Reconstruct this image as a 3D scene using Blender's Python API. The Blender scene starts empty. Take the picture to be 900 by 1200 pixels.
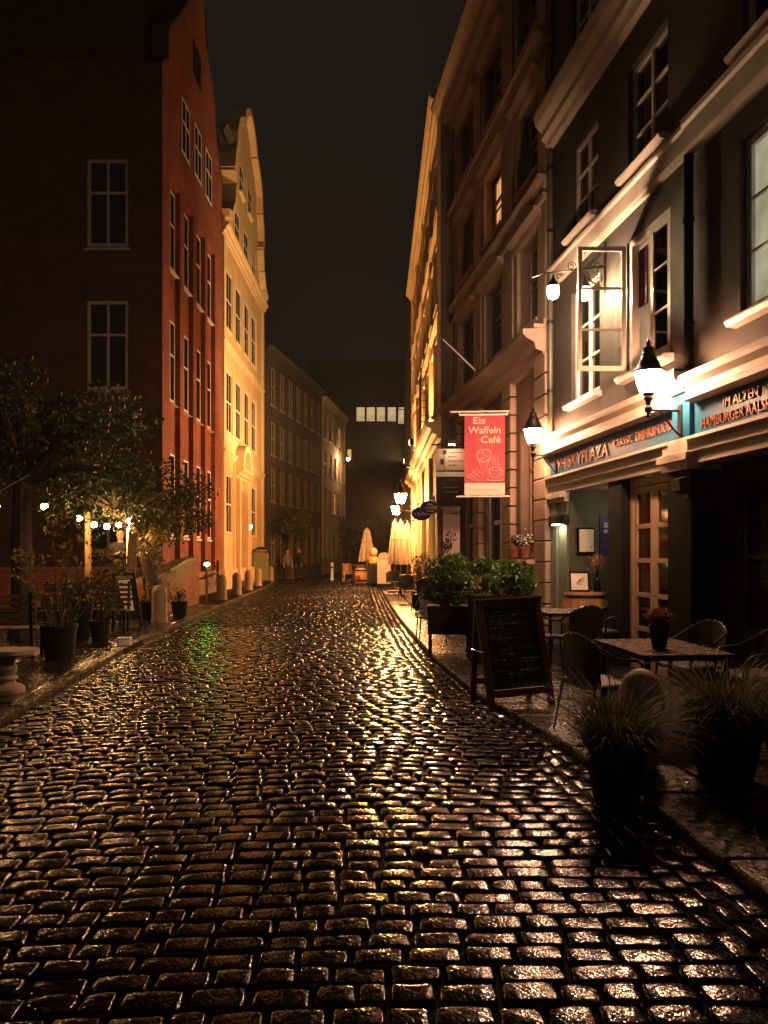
import bpy, bmesh, math, random
import numpy as np
from math import radians as R, sin, cos, pi, atan2, sqrt
from mathutils import Vector, Matrix

S = bpy.context.scene
COL = S.collection
random.seed(7)
rng = np.random.default_rng(11)

# ------------------------------------------------------------------ camera, world, exposure
cam_d = bpy.data.cameras.new('camera')
cam = bpy.data.objects.new('camera', cam_d)
COL.objects.link(cam)
cam.location = (0, 0, 1.6)
cam.rotation_euler = (R(90), 0, 0)
cam_d.lens = 26.0
cam_d.sensor_width = 36.0
cam_d.shift_y = 0.04
cam_d.clip_start = 0.05
cam_d.clip_end = 1500
S.camera = cam

W = bpy.data.worlds.new('World')
S.world = W
W.use_nodes = True
wn = W.node_tree.nodes
wl = W.node_tree.links
sky = wn.new('ShaderNodeTexSky')
sky.sky_type = 'NISHITA'
sky.sun_disc = False
sky.sun_elevation = R(-4.0)
sky.sun_rotation = R(200)
hs = wn.new('ShaderNodeHueSaturation')
hs.inputs['Saturation'].default_value = 0.0
wl.new(sky.outputs[0], hs.inputs['Color'])
tint = wn.new('ShaderNodeMix')
tint.data_type = 'RGBA'
tint.blend_type = 'MULTIPLY'
tint.inputs[0].default_value = 1.0
wl.new(hs.outputs[0], tint.inputs[6])
tint.inputs[7].default_value = (1.0, 0.86, 0.70, 1)
bgn = wn['Background']
wl.new(tint.outputs[2], bgn.inputs[0])
SKY_STRENGTH = 0.42
bgn.inputs[1].default_value = SKY_STRENGTH

S.view_settings.view_transform = 'Standard'
S.view_settings.look = 'None'
S.view_settings.exposure = 0.0
S.view_settings.gamma = 1.0
S.render.engine = 'CYCLES'
S.cycles.use_denoising = True
S.cycles.max_bounces = 6
S.cycles.diffuse_bounces = 3
S.cycles.glossy_bounces = 3
S.cycles.transmission_bounces = 4
S.cycles.transparent_max_bounces = 8
S.cycles.caustics_reflective = False
S.cycles.caustics_refractive = False
S.cycles.sample_clamp_indirect = 4.0

# lamp powers in watts, tuned against the photograph
P_LANTERN = 480.0
P_FLOOD = 230.0
P_STREET = 1900.0
P_SPOT = 8500.0
P_BULB = 20.0
P_STAR = 24.0
WARM = (1.0, 0.49, 0.26)
AMBER = (1.0, 0.44, 0.14)

# ------------------------------------------------------------------ helpers
F = 867.0
def at(x, y, d):
    """photo pixel at depth d -> world point"""
    return Vector(((x - 450) / F * d, d, 1.6 + (648 - y) * d / F))

class MB:
    def __init__(s):
        s.v = []; s.f = []
    def add(s, vs, fs):
        n = len(s.v)
        s.v.extend([tuple(p) for p in vs])
        s.f.extend([tuple(n + i for i in q) for q in fs])
        return s
    def box(s, x0, x1, y0, y1, z0, z1):
        return s.add([(x0,y0,z0),(x1,y0,z0),(x1,y1,z0),(x0,y1,z0),(x0,y0,z1),(x1,y0,z1),(x1,y1,z1),(x0,y1,z1)],
              [(0,3,2,1),(4,5,6,7),(0,1,5,4),(1,2,6,5),(2,3,7,6),(3,0,4,7)])
    def cbox(s, x0, x1, y0, y1, z0, z1, c=.006):
        """box with chamfered upright and upper edges"""
        pts = [(x0+c,y0),(x1-c,y0),(x1,y0+c),(x1,y1-c),(x1-c,y1),(x0+c,y1),(x0,y1-c),(x0,y0+c)]
        mx, my = (x0+x1)/2, (y0+y1)/2
        ins = [(px + (c if px < mx else -c), py + (c if py < my else -c)) for px, py in pts]
        vs = [(a,b,z0) for a,b in pts] + [(a,b,z1-c) for a,b in pts] + [(a,b,z1) for a,b in ins]
        fs = []
        for i in range(8):
            j = (i+1) % 8
            fs.append((i,j,8+j,8+i)); fs.append((8+i,8+j,16+j,16+i))
        fs.append(tuple(range(16,24))); fs.append(tuple(range(7,-1,-1)))
        return s.add(vs, fs)
    def quad(s, a, b, c, d):
        return s.add([a,b,c,d], [(0,1,2,3)])
    def prism(s, poly, y0, y1):
        """polygon in (x,z), extruded along y"""
        n = len(poly)
        vs = [(p[0],y0,p[1]) for p in poly] + [(p[0],y1,p[1]) for p in poly]
        fs = [tuple(range(n)), tuple(range(2*n-1,n-1,-1))]
        for i in range(n):
            j = (i+1) % n
            fs.append((j,i,n+i,n+j))
        return s.add(vs, fs)
    def mould(s, x0, x1, prof):
        """closed profile in (y,z), extruded along x"""
        n = len(prof)
        vs = [(x0,p[0],p[1]) for p in prof] + [(x1,p[0],p[1]) for p in prof]
        fs = [tuple(range(n)), tuple(range(2*n-1,n-1,-1))]
        for i in range(n):
            j = (i+1) % n
            fs.append((j,i,n+i,n+j))
        return s.add(vs, fs)
    def cyl(s, p0, p1, r0, r1=None, n=8, caps=True):
        r1 = r0 if r1 is None else r1
        p0 = Vector(p0); p1 = Vector(p1)
        d = (p1 - p0).normalized()
        a = d.orthogonal().normalized(); b = d.cross(a)
        vs = []
        for p, r in ((p0,r0),(p1,r1)):
            for i in range(n):
                t = 2*pi*i/n
                vs.append(p + (a*cos(t) + b*sin(t))*r)
        fs = [(i,(i+1)%n,n+(i+1)%n,n+i) for i in range(n)]
        if caps:
            fs += [tuple(range(n-1,-1,-1)), tuple(range(n,2*n))]
        return s.add(vs, fs)
    def tube(s, pts, r, n=6):
        pts = [Vector(p) for p in pts]
        rs = r if isinstance(r, (list,tuple)) else [r]*len(pts)
        vs = []; fs = []
        a = None
        for k, p in enumerate(pts):
            d = (pts[min(k+1,len(pts)-1)] - pts[max(k-1,0)]).normalized()
            if a is None:
                a = d.orthogonal().normalized()
            else:
                a = (a - d*a.dot(d))
                a = a.normalized() if a.length > 1e-6 else d.orthogonal().normalized()
            b = d.cross(a)
            for i in range(n):
                t = 2*pi*i/n
                vs.append(p + (a*cos(t) + b*sin(t))*rs[k])
        for k in range(len(pts)-1):
            for i in range(n):
                j = (i+1) % n
                fs.append((k*n+i,k*n+j,(k+1)*n+j,(k+1)*n+i))
        fs += [tuple(range(n-1,-1,-1)), tuple((len(pts)-1)*n+i for i in range(n))]
        return s.add(vs, fs)
    def lathe(s, prof, c=(0,0,0), n=16, sx=1, sy=1):
        """profile (r,z) bottom to top about the z axis"""
        vs = []; fs = []
        m = len(prof)
        for r, z in prof:
            for i in range(n):
                t = 2*pi*i/n
                vs.append((c[0]+r*cos(t)*sx, c[1]+r*sin(t)*sy, c[2]+z))
        for k in range(m-1):
            for i in range(n):
                j = (i+1) % n
                fs.append((k*n+i,k*n+j,(k+1)*n+j,(k+1)*n+i))
        fs += [tuple(range(n-1,-1,-1)), tuple((m-1)*n+i for i in range(n))]
        return s.add(vs, fs)
    def wall(s, x0, x1, z0, z1, holes, depth=.2, y=0):
        xs = sorted({x0,x1,*[h[0] for h in holes],*[h[1] for h in holes]})
        zs = sorted({z0,z1,*[h[2] for h in holes],*[h[3] for h in holes]})
        for i in range(len(xs)-1):
            for j in range(len(zs)-1):
                cx = (xs[i]+xs[i+1])/2; cz = (zs[j]+zs[j+1])/2
                if any(h[0]<cx<h[1] and h[2]<cz<h[3] for h in holes):
                    continue
                s.quad((xs[i],y,zs[j]),(xs[i+1],y,zs[j]),(xs[i+1],y,zs[j+1]),(xs[i],y,zs[j+1]))
        for a,b,c,d in [h[:4] for h in holes]:
            e = y+depth
            s.quad((a,y,c),(a,y,d),(a,e,d),(a,e,c))
            s.quad((b,y,d),(b,y,c),(b,e,c),(b,e,d))
            s.quad((a,y,d),(b,y,d),(b,e,d),(a,e,d))
            s.quad((b,y,c),(a,y,c),(a,e,c),(b,e,c))
            if len(holes) and depth > 0:
                pass
        return s
    def mesh(s, name, mat, smooth=False):
        me = bpy.data.meshes.new(name)
        me.from_pydata(s.v, [], s.f)
        me.update()
        if mat is not None:
            me.materials.append(mat)
        if smooth:
            me.polygons.foreach_set('use_smooth', [True]*len(me.polygons))
            try:
                me.set_sharp_from_angle(angle=R(38))
            except Exception:
                pass
        return me

def link(name, data, parent=None, loc=None, rot=None):
    o = bpy.data.objects.new(name, data)
    COL.objects.link(o)
    if parent is not None:
        o.parent = parent
    if loc is not None:
        o.location = loc
    if rot is not None:
        o.rotation_euler = rot
    return o

def tag(o, label, cat, group=None):
    o['label'] = label; o['category'] = cat
    if group:
        o['group'] = group
    return o

def thing(name, label, cat, loc=(0,0,0), rz=0, group=None):
    o = link(name, None, None, loc, (0,0,rz))
    o.empty_display_size = .2
    return tag(o, label, cat, group)

def part(name, mb, mat, parent, smooth=False, loc=None, rot=None):
    return link(name, mb.mesh(name, mat, smooth), parent, loc, rot)

def struct(name, mb, mat, smooth=False):
    o = link(name, mb.mesh(name, mat, smooth))
    o['kind'] = 'structure'
    return o

def copy_tree(o, parent=None):
    c = o.copy()
    COL.objects.link(c)
    if parent is not None:
        c.parent = parent
    for ch in list(o.children):
        if ch.name in bpy.data.objects:
            copy_tree(ch, c)
    return c

def dup(o, loc, rz, label, group=None):
    c = copy_tree(o)
    c.location = loc; c.rotation_euler = (0,0,rz)
    c['label'] = label
    if group:
        c['group'] = group
    return c

# ------------------------------------------------------------------ materials
def newmat(name):
    m = bpy.data.materials.new(name)
    m.use_nodes = True
    nt = m.node_tree
    b = nt.nodes['Principled BSDF']
    return m, nt, b

def coord(nt, kind='Object'):
    t = nt.nodes.new('ShaderNodeTexCoord')
    return t.outputs[kind]

def noise(nt, vec, scale, detail=4, rough=.6):
    n = nt.nodes.new('ShaderNodeTexNoise')
    n.inputs['Scale'].default_value = scale
    n.inputs['Detail'].default_value = detail
    n.inputs['Roughness'].default_value = rough
    nt.links.new(vec, n.inputs['Vector'])
    return n.outputs['Fac']

def maprange(nt, src, a, b, c, d):
    n = nt.nodes.new('ShaderNodeMapRange')
    for i, v in enumerate((a,b,c,d)):
        n.inputs[i+1].default_value = v
    nt.links.new(src, n.inputs[0])
    return n.outputs[0]

def mixc(nt, fac, c1, c2, blend='MIX'):
    n = nt.nodes.new('ShaderNodeMix')
    n.data_type = 'RGBA'; n.blend_type = blend
    for sock, v in ((0,fac),(6,c1),(7,c2)):
        if isinstance(v, (int,float)):
            n.inputs[sock].default_value = v
        elif isinstance(v, tuple):
            n.inputs[sock].default_value = (*v[:3],1)
        else:
            nt.links.new(v, n.inputs[sock])
    return n.outputs[2]

def bump(nt, b, src, strength, dist=.01):
    n = nt.nodes.new('ShaderNodeBump')
    n.inputs['Strength'].default_value = strength
    n.inputs['Distance'].default_value = dist
    nt.links.new(src, n.inputs['Height'])
    nt.links.new(n.outputs[0], b.inputs['Normal'])

def sc(c, k):
    return tuple(min(1,x*k) for x in c[:3])

def mat(name, col, rough=.6, var=.22, scale=4., bmp=.15, bscale=45., metal=0., island=0., rvar=.1, spec=.5, dist=.006):
    m, nt, b = newmat(name)
    v = coord(nt)
    f = noise(nt, v, scale, 6, .65)
    f2 = maprange(nt, f, .3, .7, 0, 1)
    c = mixc(nt, f2, sc(col,1-var), sc(col,1+var))
    if island:
        g = nt.nodes.new('ShaderNodeNewGeometry')
        k = maprange(nt, g.outputs['Random Per Island'], 0, 1, 1-island, 1+island)
        cm = nt.nodes.new('ShaderNodeVectorMath'); cm.operation = 'SCALE'
        nt.links.new(c, cm.inputs[0]); nt.links.new(k, cm.inputs['Scale'])
        c = cm.outputs[0]
    nt.links.new(c, b.inputs['Base Color'])
    rr = maprange(nt, noise(nt, v, scale*2.3, 3), .3, .7, max(.02,rough-rvar), min(1,rough+rvar))
    nt.links.new(rr, b.inputs['Roughness'])
    b.inputs['Metallic'].default_value = metal
    b.inputs['Specular IOR Level'].default_value = spec
    if bmp:
        bump(nt, b, noise(nt, v, bscale, 4), bmp, dist)
    return m

def brickmat(name, c1, c2, mortar, scale=1., rough=.8, wet=0.):
    m, nt, b = newmat(name)
    v = coord(nt)
    sp = nt.nodes.new('ShaderNodeSeparateXYZ'); nt.links.new(v, sp.inputs[0])
    cb = nt.nodes.new('ShaderNodeCombineXYZ')
    ad = nt.nodes.new('ShaderNodeMath'); ad.operation = 'ADD'
    nt.links.new(sp.outputs[0], ad.inputs[0]); nt.links.new(sp.outputs[1], ad.inputs[1])
    nt.links.new(ad.outputs[0], cb.inputs[0]); nt.links.new(sp.outputs[2], cb.inputs[1])
    br = nt.nodes.new('ShaderNodeTexBrick')
    nt.links.new(cb.outputs[0], br.inputs['Vector'])
    br.inputs['Scale'].default_value = scale
    br.inputs['Brick Width'].default_value = .24
    br.inputs['Row Height'].default_value = .077
    br.inputs['Mortar Size'].default_value = .007
    br.inputs['Mortar Smooth'].default_value = .3
    br.inputs['Bias'].default_value = 0
    br.inputs['Color1'].default_value = (*c1,1)
    br.inputs['Color2'].default_value = (*c2,1)
    br.inputs['Mortar'].default_value = (*mortar,1)
    f = maprange(nt, noise(nt, v, .9, 6), .3, .7, .6, 1.25)
    cm = nt.nodes.new('ShaderNodeVectorMath'); cm.operation = 'SCALE'
    nt.links.new(br.outputs['Color'], cm.inputs[0]); nt.links.new(f, cm.inputs['Scale'])
    nt.links.new(cm.outputs[0], b.inputs['Base Color'])
    b.inputs['Roughness'].default_value = rough
    inv = nt.nodes.new('ShaderNodeMath'); inv.operation = 'SUBTRACT'
    inv.inputs[0].default_value = 1
    nt.links.new(br.outputs['Fac'], inv.inputs[1])
    ns = noise(nt, v, 60, 3)
    a2 = nt.nodes.new('ShaderNodeMath'); a2.operation = 'MULTIPLY_ADD'
    nt.links.new(ns, a2.inputs[0]); a2.inputs[1].default_value = .35
    nt.links.new(inv.outputs[0], a2.inputs[2])
    bump(nt, b, a2.outputs[0], .8, .008)
    return m

def emis(name, col, strength, base=(.8,.8,.8), rough=.3):
    m, nt, b = newmat(name)
    b.inputs['Base Color'].default_value = (*base,1)
    b.inputs['Emission Color'].default_value = (*col,1)
    b.inputs['Emission Strength'].default_value = strength
    b.inputs['Roughness'].default_value = rough
    return m

def litpane(name, col, strength, scale=2.5):
    """lit room behind a curtain: uneven glow"""
    m, nt, b = newmat(name)
    v = coord(nt)
    f = maprange(nt, noise(nt, v, scale, 3), .3, .7, .45, 1.2)
    k = nt.nodes.new('ShaderNodeMath'); k.operation = 'MULTIPLY'
    k.inputs[1].default_value = strength
    nt.links.new(f, k.inputs[0])
    b.inputs['Base Color'].default_value = (.05,.05,.05,1)
    b.inputs['Emission Color'].default_value = (*col,1)
    nt.links.new(k.outputs[0], b.inputs['Emission Strength'])
    b.inputs['Roughness'].default_value = .08
    return m

def clearglass(name, tintc=(.85,.9,.85)):
    m = bpy.data.materials.new(name); m.use_nodes = True
    nt = m.node_tree
    nt.nodes.remove(nt.nodes['Principled BSDF'])
    out = nt.nodes['Material Output']
    tr = nt.nodes.new('ShaderNodeBsdfTransparent'); tr.inputs[0].default_value = (*tintc,1)
    gl = nt.nodes.new('ShaderNodeBsdfGlossy'); gl.inputs['Roughness'].default_value = .03
    fr = nt.nodes.new('ShaderNodeFresnel'); fr.inputs[0].default_value = 1.9
    nz = noise(nt, coord(nt), 2.2, 2)
    bp = nt.nodes.new('ShaderNodeBump'); bp.inputs['Strength'].default_value = .06; bp.inputs['Distance'].default_value = .02
    nt.links.new(nz, bp.inputs['Height']); nt.links.new(bp.outputs[0], gl.inputs['Normal'])
    mx = nt.nodes.new('ShaderNodeMixShader')
    nt.links.new(fr.outputs[0], mx.inputs[0]); nt.links.new(tr.outputs[0], mx.inputs[1]); nt.links.new(gl.outputs[0], mx.inputs[2])
    nt.links.new(mx.outputs[0], out.inputs[0])
    return m

def wetstone(name, col, r0=.14, r1=.42, var=.5, island=.45, bmp=.5, s1=42, s2=150, sc_=11, dist=.012):
    m, nt, b = newmat(name)
    v = coord(nt)
    g = nt.nodes.new('ShaderNodeNewGeometry')
    f = maprange(nt, noise(nt, v, sc_, 6, .7), .3, .7, 0, 1)
    c = mixc(nt, f, sc(col,1-var), sc(col,1+var))
    k = maprange(nt, g.outputs['Random Per Island'], 0, 1, 1-island, 1+island)
    cm = nt.nodes.new('ShaderNodeVectorMath'); cm.operation = 'SCALE'
    nt.links.new(c, cm.inputs[0]); nt.links.new(k, cm.inputs['Scale'])
    nt.links.new(cm.outputs[0], b.inputs['Base Color'])
    ro = maprange(nt, noise(nt, v, 24, 4, .6), .36, .64, r0, r1)
    nt.links.new(ro, b.inputs['Roughness'])
    n1 = noise(nt, v, s1, 2.2, .5); n2 = noise(nt, v, s2, 1, .5)
    vo = nt.nodes.new('ShaderNodeTexVoronoi'); vo.inputs['Scale'].default_value = s1*1.6
    nt.links.new(v, vo.inputs['Vector'])
    vd = maprange(nt, vo.outputs['Distance'], 0, .5, -.22, .06)
    a = nt.nodes.new('ShaderNodeMath'); a.operation = 'MULTIPLY_ADD'
    nt.links.new(n2, a.inputs[0]); a.inputs[1].default_value = .14; nt.links.new(n1, a.inputs[2])
    a3 = nt.nodes.new('ShaderNodeMath'); a3.operation = 'ADD'
    nt.links.new(a.outputs[0], a3.inputs[0]); nt.links.new(vd, a3.inputs[1])
    bump(nt, b, a3.outputs[0], bmp, dist)
    return m

def leafmat(name, c1, c2, rough=.45):
    m, nt, b = newmat(name)
    g = nt.nodes.new('ShaderNodeNewGeometry')
    c = mixc(nt, g.outputs['Random Per Island'], c1, c2)
    nt.links.new(c, b.inputs['Base Color'])
    b.inputs['Roughness'].default_value = rough
    b.inputs['Subsurface Weight'].default_value = 0
    tr = nt.nodes.new('ShaderNodeBsdfTranslucent')
    nt.links.new(c, tr.inputs[0])
    mx = nt.nodes.new('ShaderNodeMixShader'); mx.inputs[0].default_value = .3
    out = nt.nodes['Material Output']
    nt.links.new(b.outputs[0], mx.inputs[1]); nt.links.new(tr.outputs[0], mx.inputs[2])
    nt.links.new(mx.outputs[0], out.inputs[0])
    return m

M = {}
M['cobble'] = wetstone('wet_cobble', (.008,.0055,.004), .04, .21, bmp=.5, s1=34, s2=120, dist=.006)
M['slab'] = wetstone('wet_paving_slab', (.020,.016,.012), .12, .34, .4, .3, .35)
M['kerb'] = wetstone('wet_granite_kerb', (.034,.027,.02), .14, .4, .4, .2, .4)
M['joint'] = mat('wet_joint_sand', (.006,.005,.004), .85, .4, 20, .8, 90, spec=.1)
M['ground'] = mat('dark_ground', (.03,.026,.022), .6, .3, .8, .3, 12)
M['house_dark'] = mat('dark_taupe_render', (.045,.035,.028), .75, .2, 1.6, .35, 120, dist=.003)
M['cream'] = mat('cream_painted_trim', (.62,.52,.42), .5, .12, 3, .12, 60)
M['white'] = mat('white_window_paint', (.72,.66,.58), .42, .08, 5, .08, 70)
M['fascia'] = mat('blue_fascia_paint', (.010,.080,.150), .45, .07, 2, .04, 30, rvar=.05, spec=.2)
M['gold'] = mat('copper_lettering', (.27,.095,.048), .35, .15, 8, .05, 50, metal=.3)
M['palegreen'] = mat('pale_green_pilaster', (.20,.235,.18), .55, .18, 4, .2, 60)
M['porch'] = mat('olive_porch_wall', (.066,.07,.040), .7, .2, 3, .4, 110, dist=.003)
M['black'] = mat('black_paint', (.009,.009,.008), .75, .2, 6, .1, 60, spec=.15)
M['blackmetal'] = mat('black_iron', (.016,.015,.014), .38, .25, 9, .2, 80, metal=.6)
M['doorwood'] = mat('pale_door_paint', (.50,.34,.21), .45, .14, 5, .12, 60)
M['darkpane'] = mat('dark_window_glass', (.006,.007,.008), .05, .2, 2, .03, 2.0, rvar=.02, spec=.4, dist=.02)
M['glass'] = clearglass('clear_glass')
M['blind'] = litpane('pale_blind_glow', (.66,.62,.40), .62, 1.5)
M['roomglow'] = litpane('warm_room_glow', (1.0,.60,.36), .42, 1.3)
M['maroon'] = mat('maroon_curtain', (.09,.012,.02), .8, .3, 5, .2, 40)
M['sandstone'] = mat('brown_sandstone', (.17,.11,.078), .75, .25, 1.5, .4, 60)
M['sandlight'] = mat('pale_sandstone', (.31,.21,.15), .7, .2, 2, .35, 60)
M['ochre'] = mat('ochre_plaster', (.56,.36,.16), .8, .15, 1.2, .3, 60)
M['yellowplaster'] = mat('pale_yellow_plaster', (.60,.42,.22), .8, .15, 1.2, .3, 60)
M['ochretrim'] = mat('pale_ochre_trim', (.66,.48,.26), .7, .1, 2, .2, 50)
M['ochreshutter'] = mat('ochre_shutter', (.40,.23,.09), .7, .15, 2, .2, 50)
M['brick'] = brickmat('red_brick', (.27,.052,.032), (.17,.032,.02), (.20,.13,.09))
M['brickdark'] = brickmat('shaded_brick', (.10,.036,.024), (.06,.022,.015), (.05,.036,.028))  # darker copy of the red brick, the side wall's shade put into its colour
M['roof'] = mat('dark_roof_tiles', (.03,.024,.02), .7, .3, 3, .5, 20)
M['darkfacade'] = mat('dark_brick_far', (.05,.04,.034), .85, .3, 1.2, .3, 30)
M['beigefacade'] = mat('grey_beige_far', (.46,.37,.26), .85, .2, 1.2, .3, 30)
M['farblock'] = mat('far_tower_block', (.035,.032,.03), .9, .2, .6, .1, 20)
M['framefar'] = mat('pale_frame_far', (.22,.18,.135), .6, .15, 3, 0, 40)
M['sidewindow'] = mat('shaded_window_paint', (.38,.31,.24), .6, .15, 4, .1, 60)  # darker frame colour that holds the shade of the side wall
M['litwin'] = litpane('lit_office_window', (1.0,.70,.34), .62, .55)
M['orangeglow'] = litpane('lit_and_reflected_orange', (1.0,.42,.12), 1.0, 3)  # lit windows, and one pane that imitates a reflection
M['shopglow'] = litpane('lit_shop_window', (1.0,.60,.26), 1.6, .9)
M['wood'] = mat('brown_wood', (.13,.055,.022), .5, .35, 7, .25, 60)
M['boardwood'] = mat('red_brown_board_frame', (.11,.036,.02), .42, .3, 9, .2, 70)
M['oldwood'] = mat('weathered_plank', (.26,.16,.09), .7, .3, 9, .35, 60)
M['slat'] = mat('dark_slat_wood', (.075,.045,.022), .45, .3, 8, .2, 60)
M['barrel'] = mat('oak_barrel', (.40,.20,.075), .55, .3, 8, .3, 60, island=.2)
M['slate'] = mat('blackboard_slate', (.016,.016,.015), .55, .3, 6, .1, 70)
M['chalk'] = mat('dull_chalk', (.42,.33,.24), .9, .3, 30, 0)
M['terrazzo'] = wetstone('speckled_stone_top', (.17,.13,.105), .10, .34, .9, .1, .35, sc_=60)
M['wicker'] = mat('black_wicker', (.014,.013,.012), .5, .3, 40, .8, 120)
M['chrome'] = mat('steel_rail', (.42,.36,.3), .25, .1, 9, .05, 50, metal=.9)
M['pot'] = mat('dark_pot', (.010,.009,.008), .75, .3, 8, .2, 60, spec=.2)
M['terracotta'] = mat('terracotta', (.26,.09,.045), .75, .25, 8, .25, 70)
M['clay'] = mat('tan_clay', (.34,.21,.12), .65, .25, 6, .25, 60)
M['stonebench'] = mat('weathered_cast_stone', (.34,.25,.17), .75, .35, 7, .6, 50, dist=.012)
M['bollard'] = mat('granite_bollard', (.26,.17,.095), .6, .3, 9, .4, 60)
M['canvas'] = mat('cream_parasol_canvas', (.40,.31,.22), .85, .12, 5, .3, 25)
M['banner'] = mat('red_banner_cloth', (.42,.032,.055), .6, .1, 4, .15, 14)
M['bannerwhite'] = mat('white_banner_print', (.62,.52,.45), .6, .05, 5, 0)
M['whitepaint'] = mat('white_lacquer', (.78,.72,.66), .35, .08, 5, .05, 40)
M['navy'] = mat('navy_poster', (.022,.018,.13), .45, .12, 3, .05, 40)
M['navysign'] = mat('navy_enamel', (.03,.06,.34), .3, .15, 4, .05, 40)
M['paper'] = mat('paper_sheet', (.72,.62,.52), .6, .08, 5, .05, 40)
M['paleboard'] = mat('pale_pink_board', (.66,.50,.44), .55, .1, 3, .1, 40)
M['signpale'] = mat('beige_sign_board', (.40,.28,.20), .55, .12, 4, .1, 40)
M['signdark'] = mat('brown_sign_board', (.055,.032,.022), .5, .2, 4, .1, 40)
M['signgreen'] = mat('olive_sign_panel', (.13,.13,.05), .5, .25, 4, .1, 40)
M['ink'] = mat('dark_print', (.02,.015,.014), .6, .1, 5, 0)
M['skin'] = mat('skin', (.52,.28,.18), .5, .1, 8, .05, 60)
M['jacket'] = mat('dark_jacket_cloth', (.017,.016,.017), .8, .3, 12, .4, 60)
M['trousers'] = mat('dark_trouser_cloth', (.02,.018,.018), .85, .3, 12, .4, 60)
M['hair'] = mat('dark_hair', (.018,.011,.007), .5, .3, 25, .5, 90)
M['paletop'] = mat('pale_pink_top', (.16,.12,.12), .8, .2, 12, .3, 60)
M['orange'] = mat('orange_panel', (.55,.20,.04), .6, .15, 6, .1, 50)
M['pipe'] = mat('painted_downpipe', (.085,.08,.055), .4, .2, 5, .1, 50)
M['leaf'] = leafmat('dark_leaf', (.020,.034,.010), (.045,.062,.016))
M['leafbright'] = leafmat('fresh_leaf', (.045,.095,.018), (.10,.17,.035), .35)
M['leafyellow'] = leafmat('yellowing_leaf', (.10,.095,.02), (.28,.19,.03))
M['grass'] = leafmat('dry_grass_blade', (.022,.032,.008), (.15,.125,.03), .75)
M['heather'] = leafmat('heather_sprig', (.10,.02,.025), (.20,.05,.05), .6)
M['petal'] = leafmat('white_petal', (.75,.66,.55), (.80,.74,.66), .5)
M['bark'] = mat('tree_bark', (.05,.034,.022), .85, .3, 9, .8, 30, dist=.02)

# ------------------------------------------------------------------ lamps
def glow(name, col, watts, area):
    return emis(name, col, watts/(pi*area), base=(.9,.85,.8))

def frosted(name, col, strength):
    m = bpy.data.materials.new(name); m.use_nodes = True
    nt = m.node_tree
    b = nt.nodes['Principled BSDF']
    b.inputs['Base Color'].default_value = (.8,.75,.7,1); b.inputs['Roughness'].default_value = .25
    b.inputs['Emission Color'].default_value = (*col,1); b.inputs['Emission Strength'].default_value = strength
    tr = nt.nodes.new('ShaderNodeBsdfTransparent')
    mx = nt.nodes.new('ShaderNodeMixShader'); mx.inputs[0].default_value = .45
    nt.links.new(tr.outputs[0], mx.inputs[1]); nt.links.new(b.outputs[0], mx.inputs[2])
    nt.links.new(mx.outputs[0], nt.nodes['Material Output'].inputs[0])
    return m
M['bowl_lantern'] = frosted('frosted_bowl', WARM, 420)
M['bowl_street'] = frosted('frosted_amber_bowl', AMBER, 1100)
M['glow_lantern'] = glow('lantern_glow', WARM, P_LANTERN, .0456)
M['glow_flood'] = glow('flood_glow', (1.0,.62,.38), P_FLOOD, .075)
M['glow_street'] = glow('street_glow', AMBER, P_STREET, .0456)
M['glow_bulb'] = glow('bulb_glow', (1.0,.50,.17), P_BULB, .02)
M['glow_star'] = glow('star_lamp_glow', (1.0,.50,.17), P_STAR, .06)
M['glow_green'] = glow('green_glow', (.05,1.0,.12), 7, .03)
M['glow_corner'] = glow('corner_lamp_glow', (1.0,.6,.28), 90, .06)
M['glow_porch'] = glow('porch_glow', (1.0,.80,.5), 7, .02)
M['glow_sign'] = glow('sign_glow', (1.0,.66,.4), 9, .02)
M['glow_small'] = glow('small_wall_glow', (1.0,.78,.5), 3, .03)
# ------------------------------------------------------------------ ground, road, pavements
ZR = [-4,0,3.4,4.1,5.8,6.7,8,11.5,16.9,22,33,45,60,90]
XRV = [2.3,1.96,1.75,1.70,1.52,1.38,1.06,.72,.42,.22,-.15,-.55,-1.0,-1.8]
ZL = [-4,0,6.87,12.7,23,33,41,60,90]
XLV = [-2.5,-2.9,-3.56,-4.3,-4.8,-5.25,-5.9,-7,-8]
def XR(z): return float(np.interp(z, ZR, XRV))
def XL(z): return float(np.interp(z, ZL, XLV))
GR = .05     # top of the right pavement
GL = .06     # top of the left pavement

g = MB(); g.quad((-300,-60,-.07),(300,-60,-.07),(300,900,-.07),(-300,900,-.07))
struct('ground', g, M['ground'])

# road bed follows the kerbs
rb = MB()
zs = [-3,-1,0,2,4,6,8,11,14,18,23,28,33,41,50,60,90]
for a, b in zip(zs[:-1], zs[1:]):
    rb.quad((XL(a)-.05,a,-.026),(XR(a)+.05,a,-.026),(XR(b)+.05,b,-.026),(XL(b)-.05,b,-.026))
road = struct('road', rb, M['joint'])

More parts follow.
